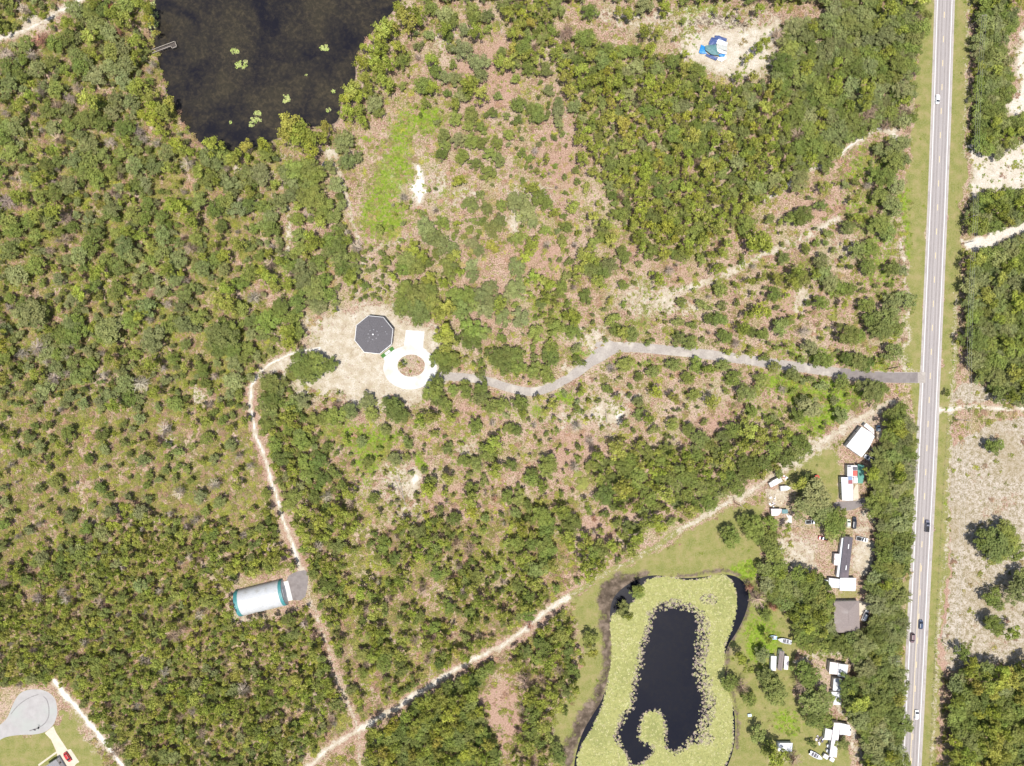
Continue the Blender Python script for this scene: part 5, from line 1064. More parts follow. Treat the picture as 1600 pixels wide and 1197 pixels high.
# L-shaped
flat_building('long_trailer', 'long pale trailer, the stem of the L-shaped white home', 'trailer', [(1303.2, 1129.2), (1312.7, 1129.8), (1307.2, 1183.8), (1296, 1182.4)], 3.3, 'pink_metal')
flat_building('side_roof', 'white flat roof on east side of the long pale trailer', 'carport', [(1313.1, 1130), (1328, 1133), (1327.6, 1149), (1311.6, 1147.8)], 2.9, 'white_metal', wins=0)
flat_building('side_roof', 'white flat roof on west side of the long pale trailer', 'carport', [(1290, 1138), (1301, 1140.8), (1299.6, 1156.8), (1287.9, 1155.8)], 2.8, 'white_metal', wins=0)
rs = flat_building('garden_shed', 'grey and white roofed shed beside the southwest oak of the lots', 'shed', [(1215.6, 1161), (1238.5, 1161), (1237.5, 1174.5), (1215.6, 1173.5)], 2.5, 'grey_metal', wins=0)
patch('roof_panel', 'white metal panel on the grey shed roof', 'roof panel', [(1216, 1163.2, 1226.5, 1173.6, 'white_metal', None)], 2.52)
flat_building('hut', 'white-roofed hut with clutter on top by the northwest yard', 'hut', [(1205, 795.2), (1221.3, 795.2), (1220.8, 800.5), (1216, 805.5), (1205.6, 806)], 2.6, 'pink_metal', wins=0)
patch('tarpaulin', 'grey-green tarpaulin roof beside the cluttered hut', 'tarpaulin', [(1221.8, 796, 1231, 802.5, 'tarp_teal', None)], 1.9)
for a_, b_ in (((1222.5, 796.5), (0, 0)), ((1230.5, 796.5), (0, 0))): pass
# gravelled southwest house, mostly outside the photograph
gable('corner_house', 'grey shingled house at the southwest corner by the red car', 'house', [(70, 1197), (87.5, 1186.5), (112, 1225), (93, 1237)], 3.0, 1.8, 'grey_shingle', 'trim_white', .4)

# ------------------------------------------------------------------ vehicles
def loft(name, secs, mat, parent, smooth=False):
    """secs: list of (x, half width, z0, z1) cross-sections with a rounded top"""
    v, f = [], []; n = 8
    for x, w, z0, z1 in secs:
        m = (z1 - z0) * .22
        v += [(x, -w, z0), (x, -w, z1 - m), (x, -w * .88, z1), (x, -w * .3, z1 + .02), (x, w * .3, z1 + .02), (x, w * .88, z1), (x, w, z1 - m), (x, w, z0)]
    for k in range(len(secs) - 1):
        for i in range(n):
            j = (i + 1) % n; f.append((k * n + i, (k + 1) * n + i, (k + 1) * n + j, k * n + j))
    f.append(tuple(range(n))); f.append(tuple(range(len(secs) * n - 1, (len(secs) - 1) * n - 1, -1)))
    me = bpy.data.meshes.new(name); me.from_pydata(v, [], f); bm = bmesh.new(); bm.from_mesh(me); bmesh.ops.recalc_face_normals(bm, faces=bm.faces[:]); bm.to_mesh(me); bm.free()
    if smooth: me.polygons.foreach_set("use_smooth", [True] * len(me.polygons))
    me.materials.append(mat); return link(name, me, parent)

def vehicle(name, label, px, py, heading, L, kind, body, roof=None, group=None, cat=None):
    """heading in degrees counter-clockwise from east"""
    X, Y = P(px, py, .8); root = empty(name, (X, Y, .02), math.radians(heading)); tag(root, label, cat or {'pickup': 'pickup truck', 'suv': 'SUV', 'car': 'car', 'van': 'van'}[kind], group)
    h = L / 2; W = .93 if L < 5 else 1.0; B = M[body] if isinstance(body, str) else body; Rf = M[roof] if roof else B
    belt = {'pickup': 1.15, 'suv': 1.12, 'car': .92, 'van': 1.2}[kind]; top = {'pickup': 1.85, 'suv': 1.8, 'car': 1.42, 'van': 2.05}[kind]
    bk = {'pickup': -.05, 'suv': -.92, 'car': -.80, 'van': -.95}[kind]      # rear end of the cabin as share of half length
    if kind == 'pickup':
        loft('body', [(-h, W * .92, .35, .8), (-h * .97, W, .3, .80), (-h * .08, W, .3, .80), (-h * .07, W, .3, belt), (h * .45, W, .3, belt), (h * .9, W * .95, .3, .98), (h, W * .82, .38, .8)], B, root)
        for s_ in (-1, 1): MB().box((-h * .53, s_ * (W - .05), .97), (h * .90, .10, .34)).build('bed_side', B, root)
        MB().box((-h * .975, 0, .97), (.08, 2 * W - .2, .34)).build('tailgate', B, root)
        MB().box((-h * .53, 0, .83), (h * .86, 2 * W - .25, .04)).build('bed_floor', M['tyre'], root)
    else:
        loft('body', [(-h, W * .82, .38, belt * .8), (-h * .93, W * .95, .3, belt * .97), (-h * .5, W, .28, belt), (h * .40, W, .28, belt), (h * .85, W * .93, .3, belt * .86), (h, W * .78, .38, belt * .66)], B, root)
    ft = .62 if kind != 'van' else .82
    loft('cabin_glass', [(h * bk, W * .84, belt - .03, belt + .05), (h * (bk + .16), W * .76, belt - .03, top - .07), (h * (ft - .34), W * .76, belt - .03, top - .07), (h * ft, W * .84, belt - .03, belt + .03)], M['glass'], root)
    loft('roof_panel', [(h * (bk + .15), W * .74, top - .10, top - .02), (h * (bk + .20), W * .76, top - .10, top), (h * (ft - .40), W * .76, top - .10, top), (h * (ft - .33), W * .72, top - .10, top - .03)], Rf, root)
    for sx in (-.62, .64):
        for s_ in (-1, 1):
            w_ = MB().tube((h * sx, s_ * (W - .20), .33), (h * sx, s_ * (W + .01), .33), .34, n=14).build('wheel', M['tyre'], root)
            MB().tube((h * sx, s_ * (W - .02), .33), (h * sx, s_ * (W + .025), .33), .2, n=10).build('rim', M['rim'], w_)
    for s_ in (-1, 1):
        MB().box((h * .97, s_ * W * .62, .68), (.14, .34, .14)).build('headlight', M['lamp'], root)
        MB().box((-h * .985, s_ * W * .70, .76), (.10, .22, .20)).build('tail_light', M['tail'], root)
        MB().box((h * (ft - .12), s_ * (W + .08), belt + .05), (.14, .2, .14)).build('mirror', B, root)
    return root
M['car_white'] = paint('car_white', (.80, .81, .82), .3, .05); M['car_black'] = paint('car_black', (.03, .032, .042), .25)
M['car_grey'] = paint('car_grey', (.14, .14, .18), .3); M['car_navy'] = paint('car_navy', (.04, .06, .11), .3); M['car_maroon'] = paint('car_maroon', (.16, .10, .11), .35)
M['car_red'] = paint('car_red', (.40, .03, .03), .3); M['car_green'] = paint('car_green', (.55, .60, .45), .4)
hd = 91.5
vehicle('parked_car' if 0 else 'driving_car', 'white car driving on the highway, northernmost vehicle', 1465.2, 154.8, 270 - 2, 4.6, 'car', 'car_white')
vehicle('driving_pickup', 'dark grey pickup driving north on the highway beside the oaks', 1449, 822, 88 - 1, 5.9, 'pickup', 'car_grey')
vehicle('driving_car', 'dark blue car in the east lane of the highway', 1439.2, 976, 87, 4.6, 'car', 'car_navy')
vehicle('driving_car', 'dark maroon car in the west lane of the highway', 1425.8, 997, 267, 4.7, 'suv', 'car_maroon', cat='car')
vehicle('driving_car', 'white car driving on the highway near its south end', 1432.6, 1117, 87, 4.7, 'car', 'car_white')
vehicle('parked_pickup', 'white pickup parked at south corner of the white angled workshop', 1358, 716.2, 151, 5.3, 'pickup', 'car_white')
vehicle('parked_car', 'small pale blue and white car parked east of the angled workshop', 1373, 670.5, 90, 3.6, 'car', 'pale_blue', 'trim_white')
vehicle('parked_suv', 'black SUV parked north of the dark-roofed mobile home', 1334.8, 817, 86, 6.0, 'suv', 'car_black')
vehicle('parked_car', 'pale green car half under the oak beside the black SUV', 1326.2, 818, 88, 4.0, 'car', 'car_green')
vehicle('parked_pickup', 'white pickup with dark bed beside the mobile home', 1347, 842.6, -12, 6.0, 'pickup', 'car_white')
vehicle('parked_pickup', 'white pickup with loaded grey bed parked under the yard oak', 1268.5, 815.4, 3, 6.4, 'pickup', 'car_white')
vehicle('parked_pickup', 'red and white pickup parked in the dry yard under the oak', 1286.5, 841.2, 168, 4.9, 'pickup', 'car_red', 'car_white')
vehicle('parked_car', 'white and silver car parked on the slab east of the brown house', 1352, 962, 66, 5.8, 'suv', 'car_white', cat='car')
vehicle('parked_car', 'red car parked on the concrete driveway of the corner house', 105.2, 1183.2, 303, 5.2, 'car', 'car_red')
vehicle('parked_car', 'white car tucked against east side of the L-shaped home roof', 1326.6, 1143, 88, 4.2, 'car', 'car_white')

def trailer_box(name, label, cat, px, py, rz, L, W, h, mat, nose=0.0, z0=.55):
    X, Y = P(px, py, h); root = empty(name, (X, Y, 0), math.radians(rz)); tag(root, label, cat)
    a, b = L / 2, W / 2; pts = [(-a, -b), (a - nose, -b), (a, -b * .25), (a, b * .25), (a - nose, b), (-a, b)] if nose else [(-a, -b), (a, -b), (a, b), (-a, b)]
    MB().prism(pts, z0, h - .08).build('body', M['off_wall'], root)
    MB().prism([(x * 1.01, y * 1.02) for x, y in pts], h - .08, h).build('roof', M[mat], root)
    MB().box((-a * .3, 0, h + .1), (.7, .6, .2)).build('roof_hatch', M['grey_metal'], root)
    for s_ in (-1, 1):
        w_ = MB().tube((-a * .2, s_ * (b - .15), .34), (-a * .2, s_ * (b + .03), .34), .34, n=12).build('wheel', M['tyre'], root)
        MB().tube((-a * .2, s_ * (b - .05), .34), (-a * .2, s_ * (b + .05), .34), .18, n=8).build('rim', M['rim'], w_)
    MB().tube((a - .1, 0, z0), (a + 1.0, 0, z0 - .1), .06, n=6).build('drawbar', M['wood_dark'], root)
    return root
trailer_box('motorhome', 'white motorhome with separate cab roof at the northwest yard', 'motorhome', 1214.3, 752.2, 28, 4.9, 2.6, 3.0, 'white_metal')
trailer_box('motorhome_cab', 'small white cab just southwest of the motorhome roof', 'cab', 1205.6, 757, 28, 1.9, 2.3, 2.0, 'white_metal')
trailer_box('cargo_trailer', 'white cargo trailer with pointed nose beside the motorhome', 'trailer', 1227.5, 763, 4, 4.9, 2.4, 2.4, 'white_metal', 1.8)
trailer_box('small_trailer', 'small pinkish-white trailer between boat and long pale trailer', 'trailer', 1290.6, 1182.4, -32, 2.5, 2.0, 1.8, 'pink_metal')
trailer_box('small_trailer', 'small white trailer at the south tip of the long pale trailer', 'trailer', 1300.3, 1187, -32, 2.2, 1.9, 1.8, 'white_metal')

def boat(name, label, px, py, rz, L, W, mat, deck='white_metal', seats=2):
    X, Y = P(px, py, 1.2); root = empty(name, (X, Y, 0), math.radians(rz)); tag(root, label, 'boat')
    a, b = L / 2, W / 2; out = [(-a, -b * .85), (-a * .2, -b), (a * .45, -b * .85), (a * .85, -b * .35), (a, 0), (a * .85, b * .35), (a * .45, b * .85), (-a * .2, b), (-a, b * .85)]
    n = len(out); v = [(x * .86, y * .55, .45) for x, y in out] + [(x, y, 1.25) for x, y in out] + [(x * .9, y * .8, 1.25) for x, y in out] + [(x * .86, y * .74, .85) for x, y in out]
    f = [tuple(range(n - 1, -1, -1)), tuple(range(3 * n, 4 * n))]
    for k in range(3):
        f += [(k * n + i, k * n + (i + 1) % n, (k + 1) * n + (i + 1) % n, (k + 1) * n + i) for i in range(n)]
    MB().add(v, f).build('hull', M[mat], root)
    MB().prism([(x, y * .72) for x, y in ((a * .3, -b), (a * .8, -b * .35), (a * .88, 0), (a * .8, b * .35), (a * .3, b))], 1.1, 1.28).build('foredeck', M[deck], root)
    for i in range(seats): MB().box((-a * (.1 + .38 * i), 0, 1.1), (.7, W * .66, .45)).build('seat', M['dark_panel'], root)
    MB().box((a * .18, 0, 1.45), (.15, W * .6, .45)).build('windscreen', M['glass'], root)
    MB().box((-a * 1.02, 0, 1.2), (.45, .4, .9)).build('outboard', M['tyre'], root)
    for s_ in (-1, 1): MB().box((0, s_ * b * .45, .3), (L * .8, .1, .3)).build('cradle_beam', M['wood_dark'], root)
    return root
boat('motorboat', 'white motorboat on the ground beside the long pale trailer', 1275.2, 1181, -28, 7.2, 2.5, 'white_metal')
boat('covered_boat', 'grey boat lying north of the three narrow sheds', 1226, 1001.5, 167, 7.0, 2.4, 'grey_metal', 'grey_metal')
boat('rowing_boat', 'pale blue small boat on the grass west of the grey boat', 1207.3, 996, 173, 4.4, 1.9, 'pale_blue', 'pale_blue', 1)

# small yard things
def canopy_tent():
    X, Y = P(1277, 746, 2); root = empty('canopy_tent', (X, Y, 0), .2); tag(root, 'small red canopy on the dry lawn west of the patchwork trailer', 'canopy'); r_ = 1.35
    pts = [(r_ * math.cos(i * math.pi / 3), r_ * math.sin(i * math.pi / 3)) for i in range(6)]
    for i in range(6):
        a, b = pts[i], pts[(i + 1) % 6]; MB().add([(*a, 1.9), (*b, 1.9), (0, 0, 2.5), (*a, 1.6), (*b, 1.6)], [(0, 1, 2), (3, 4, 1, 0)]).build('canopy_panel', M['red_panel'], root)
        MB().tube((a[0] * .96, a[1] * .96, 0), (a[0] * .96, a[1] * .96, 1.88), .04, n=6).build('leg', M['rim'], root)
canopy_tent()
def tank(name, label, px, py, r_, h, mat, inner=None, cat='tank'):
    X, Y = P(px, py, h); root = empty(name, (X, Y, 0)); tag(root, label, cat); n = 24; v = []
    for rr, z in ((r_, -.02), (r_, h), (r_ * .93, h), (r_ * .93, h - .25)):
        v += [(rr * math.cos(6.2832 * i / n), rr * math.sin(6.2832 * i / n), z) for i in range(n)]
    f = []
    for k in range(3): f += [(k * n + i, k * n + (i + 1) % n, (k + 1) * n + (i + 1) % n, (k + 1) * n + i) for i in range(n)]
    MB().add(v, f).build('shell', M[mat], root)
    MB().add([(r_ * .94 * math.cos(6.2832 * i / n), r_ * .94 * math.sin(6.2832 * i / n), h - .22) for i in range(n)], [tuple(range(n))]).build('water_surface' if inner else 'lid', M[inner or mat], root)
    MB().tube((r_ * .4, 0, h - .25), (r_ * .4, 0, h + .08), .25, n=8).build('hatch', M['grey_metal'], root)
    return root
tank('round_tank', 'dark round tank on pale ground near the lakeside trees', 509.3, 258, 2.0, 1.6, 'car_grey', 'glass')
tank('propane_tank', 'white round tank against west side of long pale trailer, northern one', 1294.5, 1166, .8, 1.3, 'white_metal')
tank('propane_tank', 'white round tank against west side of long pale trailer, southern one', 1293.6, 1173.6, .8, 1.3, 'white_metal')
def cooler():
    X, Y = P(1171.5, 1118, 1.0); root = empty('pump_box', (X, Y, 0), .1); tag(root, 'small white and blue box on the grass east of the pond', 'box')
    MB().box((0, 0, .45), (1.7, 1.1, .9)).build('body', M['trim_white'], root); MB().box((0, 0, .94), (1.8, 1.2, .08)).build('lid', M['pale_blue'], root); MB().box((.4, 0, 1.01), (.5, .6, .08)).build('panel', M['trim_white'], root)
cooler()
def junk(label, px, py, n, rad, mats, seed, cat='junk pile', name='junk_pile'):
    r = random.Random(seed); X, Y = P(px, py, .3); root = empty(name, (X, Y, 0)); tag(root, label, cat)
    for i in range(n):
        a, d = r.uniform(0, 6.28), rad * r.random() ** .6; MB().box((d * math.cos(a), d * math.sin(a), .2 + .1 * r.random()), (r.uniform(.4, 1.3), r.uniform(.3, .9), r.uniform(.3, .8)), r.uniform(0, 3)).build('scrap_piece', M[r.choice(mats)], root)
junk('heap of grey and dark scrap west of the long pale trailer', 1279.5, 1156, 16, 2.2, ['pink_metal', 'dark_panel', 'white_metal', 'lilac_wall'], 1)
junk('reddish scrap and boards at the northeast end of the motorhome', 1225, 746, 12, 1.7, ['red_panel', 'dark_panel', 'white_metal', 'tan_board'], 2)
junk('orange-tan boards and scrap in the bare northwest yard', 1211, 783, 14, 3.2, ['tan_board', 'pink_metal', 'tan_board', 'concrete_tan'], 3)
junk('dark and white odds and ends on the cluttered hut roof side', 1207, 788, 7, 1.4, ['dark_panel', 'white_metal', 'pink_metal'], 4)
junk('scrap beside the white pickup east of angled workshop', 1363.5, 705.5, 9, 1.5, ['dark_panel', 'white_metal', 'tan_board'], 5)
junk('cut reddish brush pile east of the tan storage crate', 1383, 682, 16, 1.9, ['dark_red', 'tan_board', 'wood_grey'], 6, 'brush pile', 'brush_pile')

# blue tarpaulin heap in the north clearing
def tarps():
    X, Y = P(1117, 75, 1); root = empty('tarpaulin_heap', (X, Y, 0)); tag(root, 'collapsed shelter of blue, teal, grey and white tarpaulins in the north clearing', 'tarpaulins')
    def q(zx, zy): p = P(1080 + zx / 19.95, 40 + zy / 19.95, 1); return (p[0] - X, p[1] - Y)
    items = [([(750, 290), (870, 300), (1115, 390), (1110, 480), (900, 440), (745, 370)], 'tarp_navy', .9), ([(650, 350), (840, 400), (800, 560), (560, 620), (560, 520)], 'tarp_navy', 1.2), ([(840, 430), (1130, 520), (1110, 640), (780, 560)], 'tarp_white', 1.5),
             ([(790, 560), (1110, 640), (1110, 800), (790, 700)], 'tarp_grey', 1.6), ([(780, 700), (1100, 820), (1090, 890), (900, 850), (800, 790)], 'tarp_white', 1.35), ([(560, 620), (760, 600), (800, 760), (860, 940), (620, 900), (430, 760), (440, 640)], 'tarp_teal', 1.7),
             ([(320, 580), (440, 640), (440, 790), (500, 860), (310, 860), (250, 820)], 'tarp_blue', 1.0), ([(500, 860), (640, 910), (850, 980), (780, 1070), (620, 1000), (450, 920)], 'tarp_navy', .8), ([(860, 880), (1060, 900), (1040, 970), (870, 950)], 'tarp_blue', 1.3), ([(850, 985), (1090, 910), (1100, 1010), (960, 1110), (820, 1050)], 'tarp_white', .9)]
    r = random.Random(3)
    for pts, mt, z in items:
        L = [q(*p) for p in pts]; n = len(L); cx = sum(p[0] for p in L) / n; cy = sum(p[1] for p in L) / n; v = [(cx, cy, z)]; m = n * 3
        for rr, dz in ((.55, .15), (1.0, .35)):
            for i in range(m):
                a, b = L[i // 3], L[(i // 3 + 1) % n]; t = (i % 3) / 3; x, y_ = a[0] + (b[0] - a[0]) * t, a[1] + (b[1] - a[1]) * t
                v.append((cx + (x - cx) * rr * 1.02, cy + (y_ - cy) * rr * 1.02, z - dz * r.uniform(.4, 1.6)))
        for i in range(m): v.append((v[1 + m + i][0], v[1 + m + i][1], max(.0, v[1 + m + i][2] - .5)))
        f = [(0, 1 + i, 1 + (i + 1) % m) for i in range(m)] + [(1 + k * m + i, 1 + (k + 1) * m + i, 1 + (k + 1) * m + (i + 1) % m, 1 + k * m + (i + 1) % m) for k in (0, 1) for i in range(m)]
        o_ = MB().add(v, f).build('tarpaulin', M[mt], root); o_['label'] = {'tarp_navy': 'navy tarpaulin', 'tarp_white': 'white tarpaulin', 'tarp_grey': 'grey tarpaulin', 'tarp_teal': 'teal tarpaulin', 'tarp_blue': 'bright blue tarpaulin'}[mt]
    for zx, zy in ((400, 600), (760, 330), (1100, 420), (1090, 1000), (800, 1050), (330, 840)):
        p = q(zx, zy); MB().tube((p[0], p[1], 0), (p[0], p[1], 1.3), .06, n=6).build('pole', M['wood_grey'], root)
tarps()

# dock
def dock():
    A = Vector((*P(239.6, 82.5), 0)); B = Vector((*P(275.5, 69), 0)); u = (B - A).normalized(); rz = math.atan2(u.y, u.x); L = (B - A).length
    root = empty('wooden_dock', (A.x, A.y, 0), rz); tag(root, 'grey wooden dock with rails reaching into the lake', 'dock')
    W = 1.55; n = int(L / .30)
    for i in range(n):
        MB().box((i * .30 + .15, 0, .42), (.27, W, .05)).build('plank', M['wood_dark'], root)
    for i in range(8): MB().box((L - 2.3 + i * .30, -W / 2 - .62, .42), (.27, 1.2, .05)).build('plank', M['wood_dark'], root)
    rail = [((0, W / 2), (L + .15, W / 2)), ((L + .15, W / 2), (L + .15, -W / 2 - 1.25)), ((L + .15, -W / 2 - 1.25), (L - 2.4, -W / 2 - 1.25)), ((L - 2.4, -W / 2 - 1.25), (L - 2.4, -W / 2)), ((L - 2.4, -W / 2), (0, -W / 2))]
    for a, b in rail:
        MB().box(((a[0] + b[0]) / 2, (a[1] + b[1]) / 2, 1.40), (abs(a[0] - b[0]) + .26, abs(a[1] - b[1]) + .26, .07)).build('handrail', M['wood_grey'], root)
        k = max(1, int(max(abs(a[0] - b[0]), abs(a[1] - b[1])) / 2))
        for j in range(k + 1): MB().box((a[0] + (b[0] - a[0]) * j / k, a[1] + (b[1] - a[1]) * j / k, .0), (.14, .14, 2.7)).build('post', M['wood_grey'], root)
dock()

# light pole on the cul-de-sac, utility poles, wires, fences, gate
def pole(label, px, py, h=12, arm=True, rz=0.0, name='utility_pole'):
    X, Y = P(px, py); root = empty(name, (X, Y, 0), rz); tag(root, label, 'utility pole' if name == 'utility_pole' else 'lamp post')
    MB().tube((0, 0, -.2), (0, 0, h), .17, .11, 8).build('shaft', M['wood_grey'], root)
    if arm:
        MB().box((0, 0, h - .6), (2.4, .14, .14)).build('crossarm', M['wood_grey'], root)
        for x in (-1.05, 0, 1.05): MB().tube((x, 0, h - .53), (x, 0, h - .3), .07, .05, 6).build('insulator', M['trim_white'], root)
    return X, Y, h
W_ = [pole('utility pole in the verge beside the pale field, east of the highway', 1473, 1003, 12, rz=.05), pole('utility pole near the mouth of the small east dirt road', 1490, 655, 12, rz=.05),
      pole('utility pole at the sand road opening east of the highway', 1500, 345, 12, rz=.05), pole('northernmost utility pole beside the east strip of oaks', 1513, 43, 12, rz=.05)]
pole('utility pole between diagonal track and the tree line west of the yards', 1147, 784.5, 12, rz=-.9); pole('utility pole beside the diagonal track northwest of the pond', 902, 903, 12, rz=-.9)
pole('utility pole among the oaks west of the highway', 1386, 1020, 11, rz=.1)
def lamp_post():
    X, Y = P(60.5, 1137); root = empty('basketball_hoop', (X, Y, 0), 1.2); tag(root, 'small dark portable basketball hoop standing on the cul-de-sac', 'basketball hoop')
    MB().box((0, 0, .2), (1.0, .7, .36)).build('base', M['tyre'], root); MB().tube((0, 0, .3), (.5, 0, 3.0), .06, n=6).build('pole', M['tyre'], root)
    MB().box((.62, 0, 3.3), (.06, 1.2, .8)).build('backboard', M['dark_panel'], root)
    MB().tube((.65, 0, 3.0), (1.1, 0, 3.0), .03, n=5).build('rim', M['red_panel'], root)
lamp_post()
wr = empty('overhead_wires', (W_[0][0], W_[0][1], 0)); tag(wr, 'thin pale overhead wires strung along the east verge of the highway', 'power line')
for (x0, y0, h0), (x1, y1, h1) in zip(W_[:-1], W_[1:]):
    for dx in (-1.05, 0, 1.05):
        mb = MB(); pr = None
        for i in range(13):
            t = i / 12; p = Vector((x0 + (x1 - x0) * t + dx - W_[0][0], y0 + (y1 - y0) * t - W_[0][1], h0 - .3 - 1.6 * 4 * t * (1 - t)))
            if pr: mb.tube(pr, p, .025, n=3)
            pr = p
        mb.build('wire', M['wire'], wr)
def fence(name, label, pts, gap=3.0, h=1.2, wires=3, mat='wood_grey'):
    Pm = [Vector((*P(*p), 0)) for p in pts]; root = empty(name, Pm[0]); tag(root, label, 'fence'); wi = MB(); post_me = None
    for a, b in zip(Pm[:-1], Pm[1:]):
        n = max(1, round((b - a).length / gap))
        for i in range(n):
            p = a.lerp(b, i / n) - Pm[0]
            if post_me is None:
                post = MB().box((0, 0, h / 2), (.14, .14, h + .1)).build('post', M[mat], root); post_me = post.data
            else: post = link('post', post_me, root)
            post.location = p
        for k in range(wires): wi.tube(a - Pm[0] + Vector((0, 0, h * (.35 + .3 * k))), b - Pm[0] + Vector((0, 0, h * (.35 + .3 * k))), .012, n=3)
    o_ = wi.build('wires', M['wire'], root); o_['kind'] = 'stuff'
fence('wire_fence', 'wire fence along the east verge of the highway', [(1480, 655), (1471, 800), (1463, 950), (1452, 1197)], 4.5)
fence('wire_fence', 'wire fence north of the gate on the gravel drive', [(1405, 380), (1404, 480), (1403, 574)], 3.5)
fence('wire_fence', 'wire fence south of the gate on the gravel drive', [(1403, 604), (1405, 628), (1392, 632)], 3)
fence('board_fence', 'wooden fence north of the brown house', [(1315, 937.5), (1330, 937.5), (1344, 941)], 2, 1.7, 3)
fence('yard_fence', 'thin fence along the west side of the dry yards', [(1199, 770), (1200, 820), (1235, 822), (1280, 824)], 3.5)
def gate():
    a = Vector((*P(1382, 577.5), 0)); b = Vector((*P(1403, 573.5), 0)); root = empty('metal_gate', a, math.atan2((b - a).y, (b - a).x)); L = (b - a).length; tag(root, 'dark metal gate swung open beside the gravel drive mouth', 'gate')
    for z in (.25, .55, .85, 1.15, 1.4): MB().box((L / 2, 0, z), (L, .07, .07)).build('gate_rail', M['wood_dark'], root)
    for x in (0, L / 2, L): MB().box((x, 0, .8), (.09, .09, 1.5)).build('upright', M['wood_dark'], root)
gate()
def gate2():
    a = Vector((*P(1501, 382), 0)); b = Vector((*P(1521, 377), 0)); root = empty('metal_gate', a, math.atan2((b - a).y, (b - a).x)); L = (b - a).length; tag(root, 'dark metal gate across the white sand road east of the highway', 'gate')
    for z in (.25, .55, .85, 1.15, 1.4): MB().box((L / 2, 0, z), (L, .07, .07)).build('gate_rail', M['wood_dark'], root)
    for x in (0, L / 2, L): MB().box((x, 0, .8), (.09, .09, 1.5)).build('upright', M['wood_dark'], root)
gate2()
# fallen trunks
def log_(label, a, b, r_=.16, br=3):
    A, B = Vector((*P(*a), .2)), Vector((*P(*b), .3)); root = empty('fallen_trunk', (A.x, A.y, 0)); tag(root, label, 'fallen trunk'); d = B - A
    MB().tube((0, 0, .2), d + Vector((0, 0, .3)), r_, r_ * .4, 6).build('stem', M['dead_bark'], root)
    for i in range(br):
        p = d * (.5 + .15 * i) + Vector((0, 0, .25)); q = Vector((-d.y, d.x, 0)).normalized() * (1.6 * (-1) ** i) + d.normalized() * 1.4
        MB().tube(p, p + q + Vector((0, 0, .2)), r_ * .4, r_ * .15, 4).build('branch', M['dead_bark'], root)
log_('long forked grey trunk lying on the pale sand patch, western one', (632, 782), (615, 745)); log_('long grey trunk lying on the pale sand patch, eastern one', (634, 790), (622, 740), .2)
log_('pale trunk lying in the western scrub', (43, 726), (59, 715), .14, 1); log_('dark and pale snag in the scrub below the west edge', (70, 630), (72, 650), .2, 0)
log_('thin trunk lying in the sandy patch of the scrub', (948, 660), (946, 638), .2, 2); log_('pale trunk in the pink clearing west of the pond', (816, 1038), (829, 1053), .14, 0)
log_('pale trunk in the woods between the sandy tracks', (494, 1112), (492, 1078), .16, 2); log_('slender trunk slanting through the southern woods', (507, 1125), (498, 1092), .14, 1)
log_('grey trunk leaning in the northeast woods', (870, 178), (886, 172), .16, 1); log_('dead trunk crossing the north clearing', (784, 52), (778, 28), .16, 3)

# ------------------------------------------------------------------ trees: the 300 largest of each kind one by one, the rest in one body per kind
SRC = {}
GAVE = {'oak': 296, 'pine': 296, 'dead': 200, 'bush': 200}
for kind in ('oak', 'pine', 'dead', 'bush'):
    rows = [r for r in ROWS if r['kind'] == kind]
    vis = sorted((r for r in rows if r['vis']), key=lambda r: -r['r']); solo = vis[:GAVE[kind]]
    # every crown shape needs one tree of its own that the others can repeat
    keys = {(r['sz'], r['var']) for r in rows}; have = {(r['sz'], r['var']) for r in solo}
    for kk in keys - have:
        c = [r for r in vis if (r['sz'], r['var']) == kk]
        if c: solo.append(c[0])
    ids = set(map(id, solo)); crowns = {}
    for r in solo: crowns.setdefault((r['sz'], r['var']), place_tree(r))
    rest = [r for r in rows if id(r) not in ids and (r['sz'], r['var']) in crowns]
    if rest:
        order = sorted(crowns); src = [crowns[k] for k in order]; tr = {'oak': TR_O, 'pine': TR_P, 'dead': TR_D, 'bush': None}[kind]
        data = [(r['X'], r['Y'], 0, r['sx'], r['sx'], r['h'], r['rz'], order.index((r['sz'], r['var'])), r['tint']) for r in rest]
        trunks = None
        if tr:
            t0 = next(c for c in src[0].parent.children if c.name.startswith('trunk')); trunks = [t0] * len(src)
        o = gn_scatter({'oak': 'oak_thicket', 'pine': 'pine_woods', 'dead': 'dead_brush', 'bush': 'bush_cover'}[kind], data, src, trunk=trunks)
        tag(o, {'oak': 'massed smaller scrub oaks filling the woods', 'pine': 'massed smaller sand pines filling the woods', 'dead': 'scattered leafless dead scrub', 'bush': 'low bushes'}[kind], 'woods', kind='stuff')
    print(kind, len(solo), len(rest))

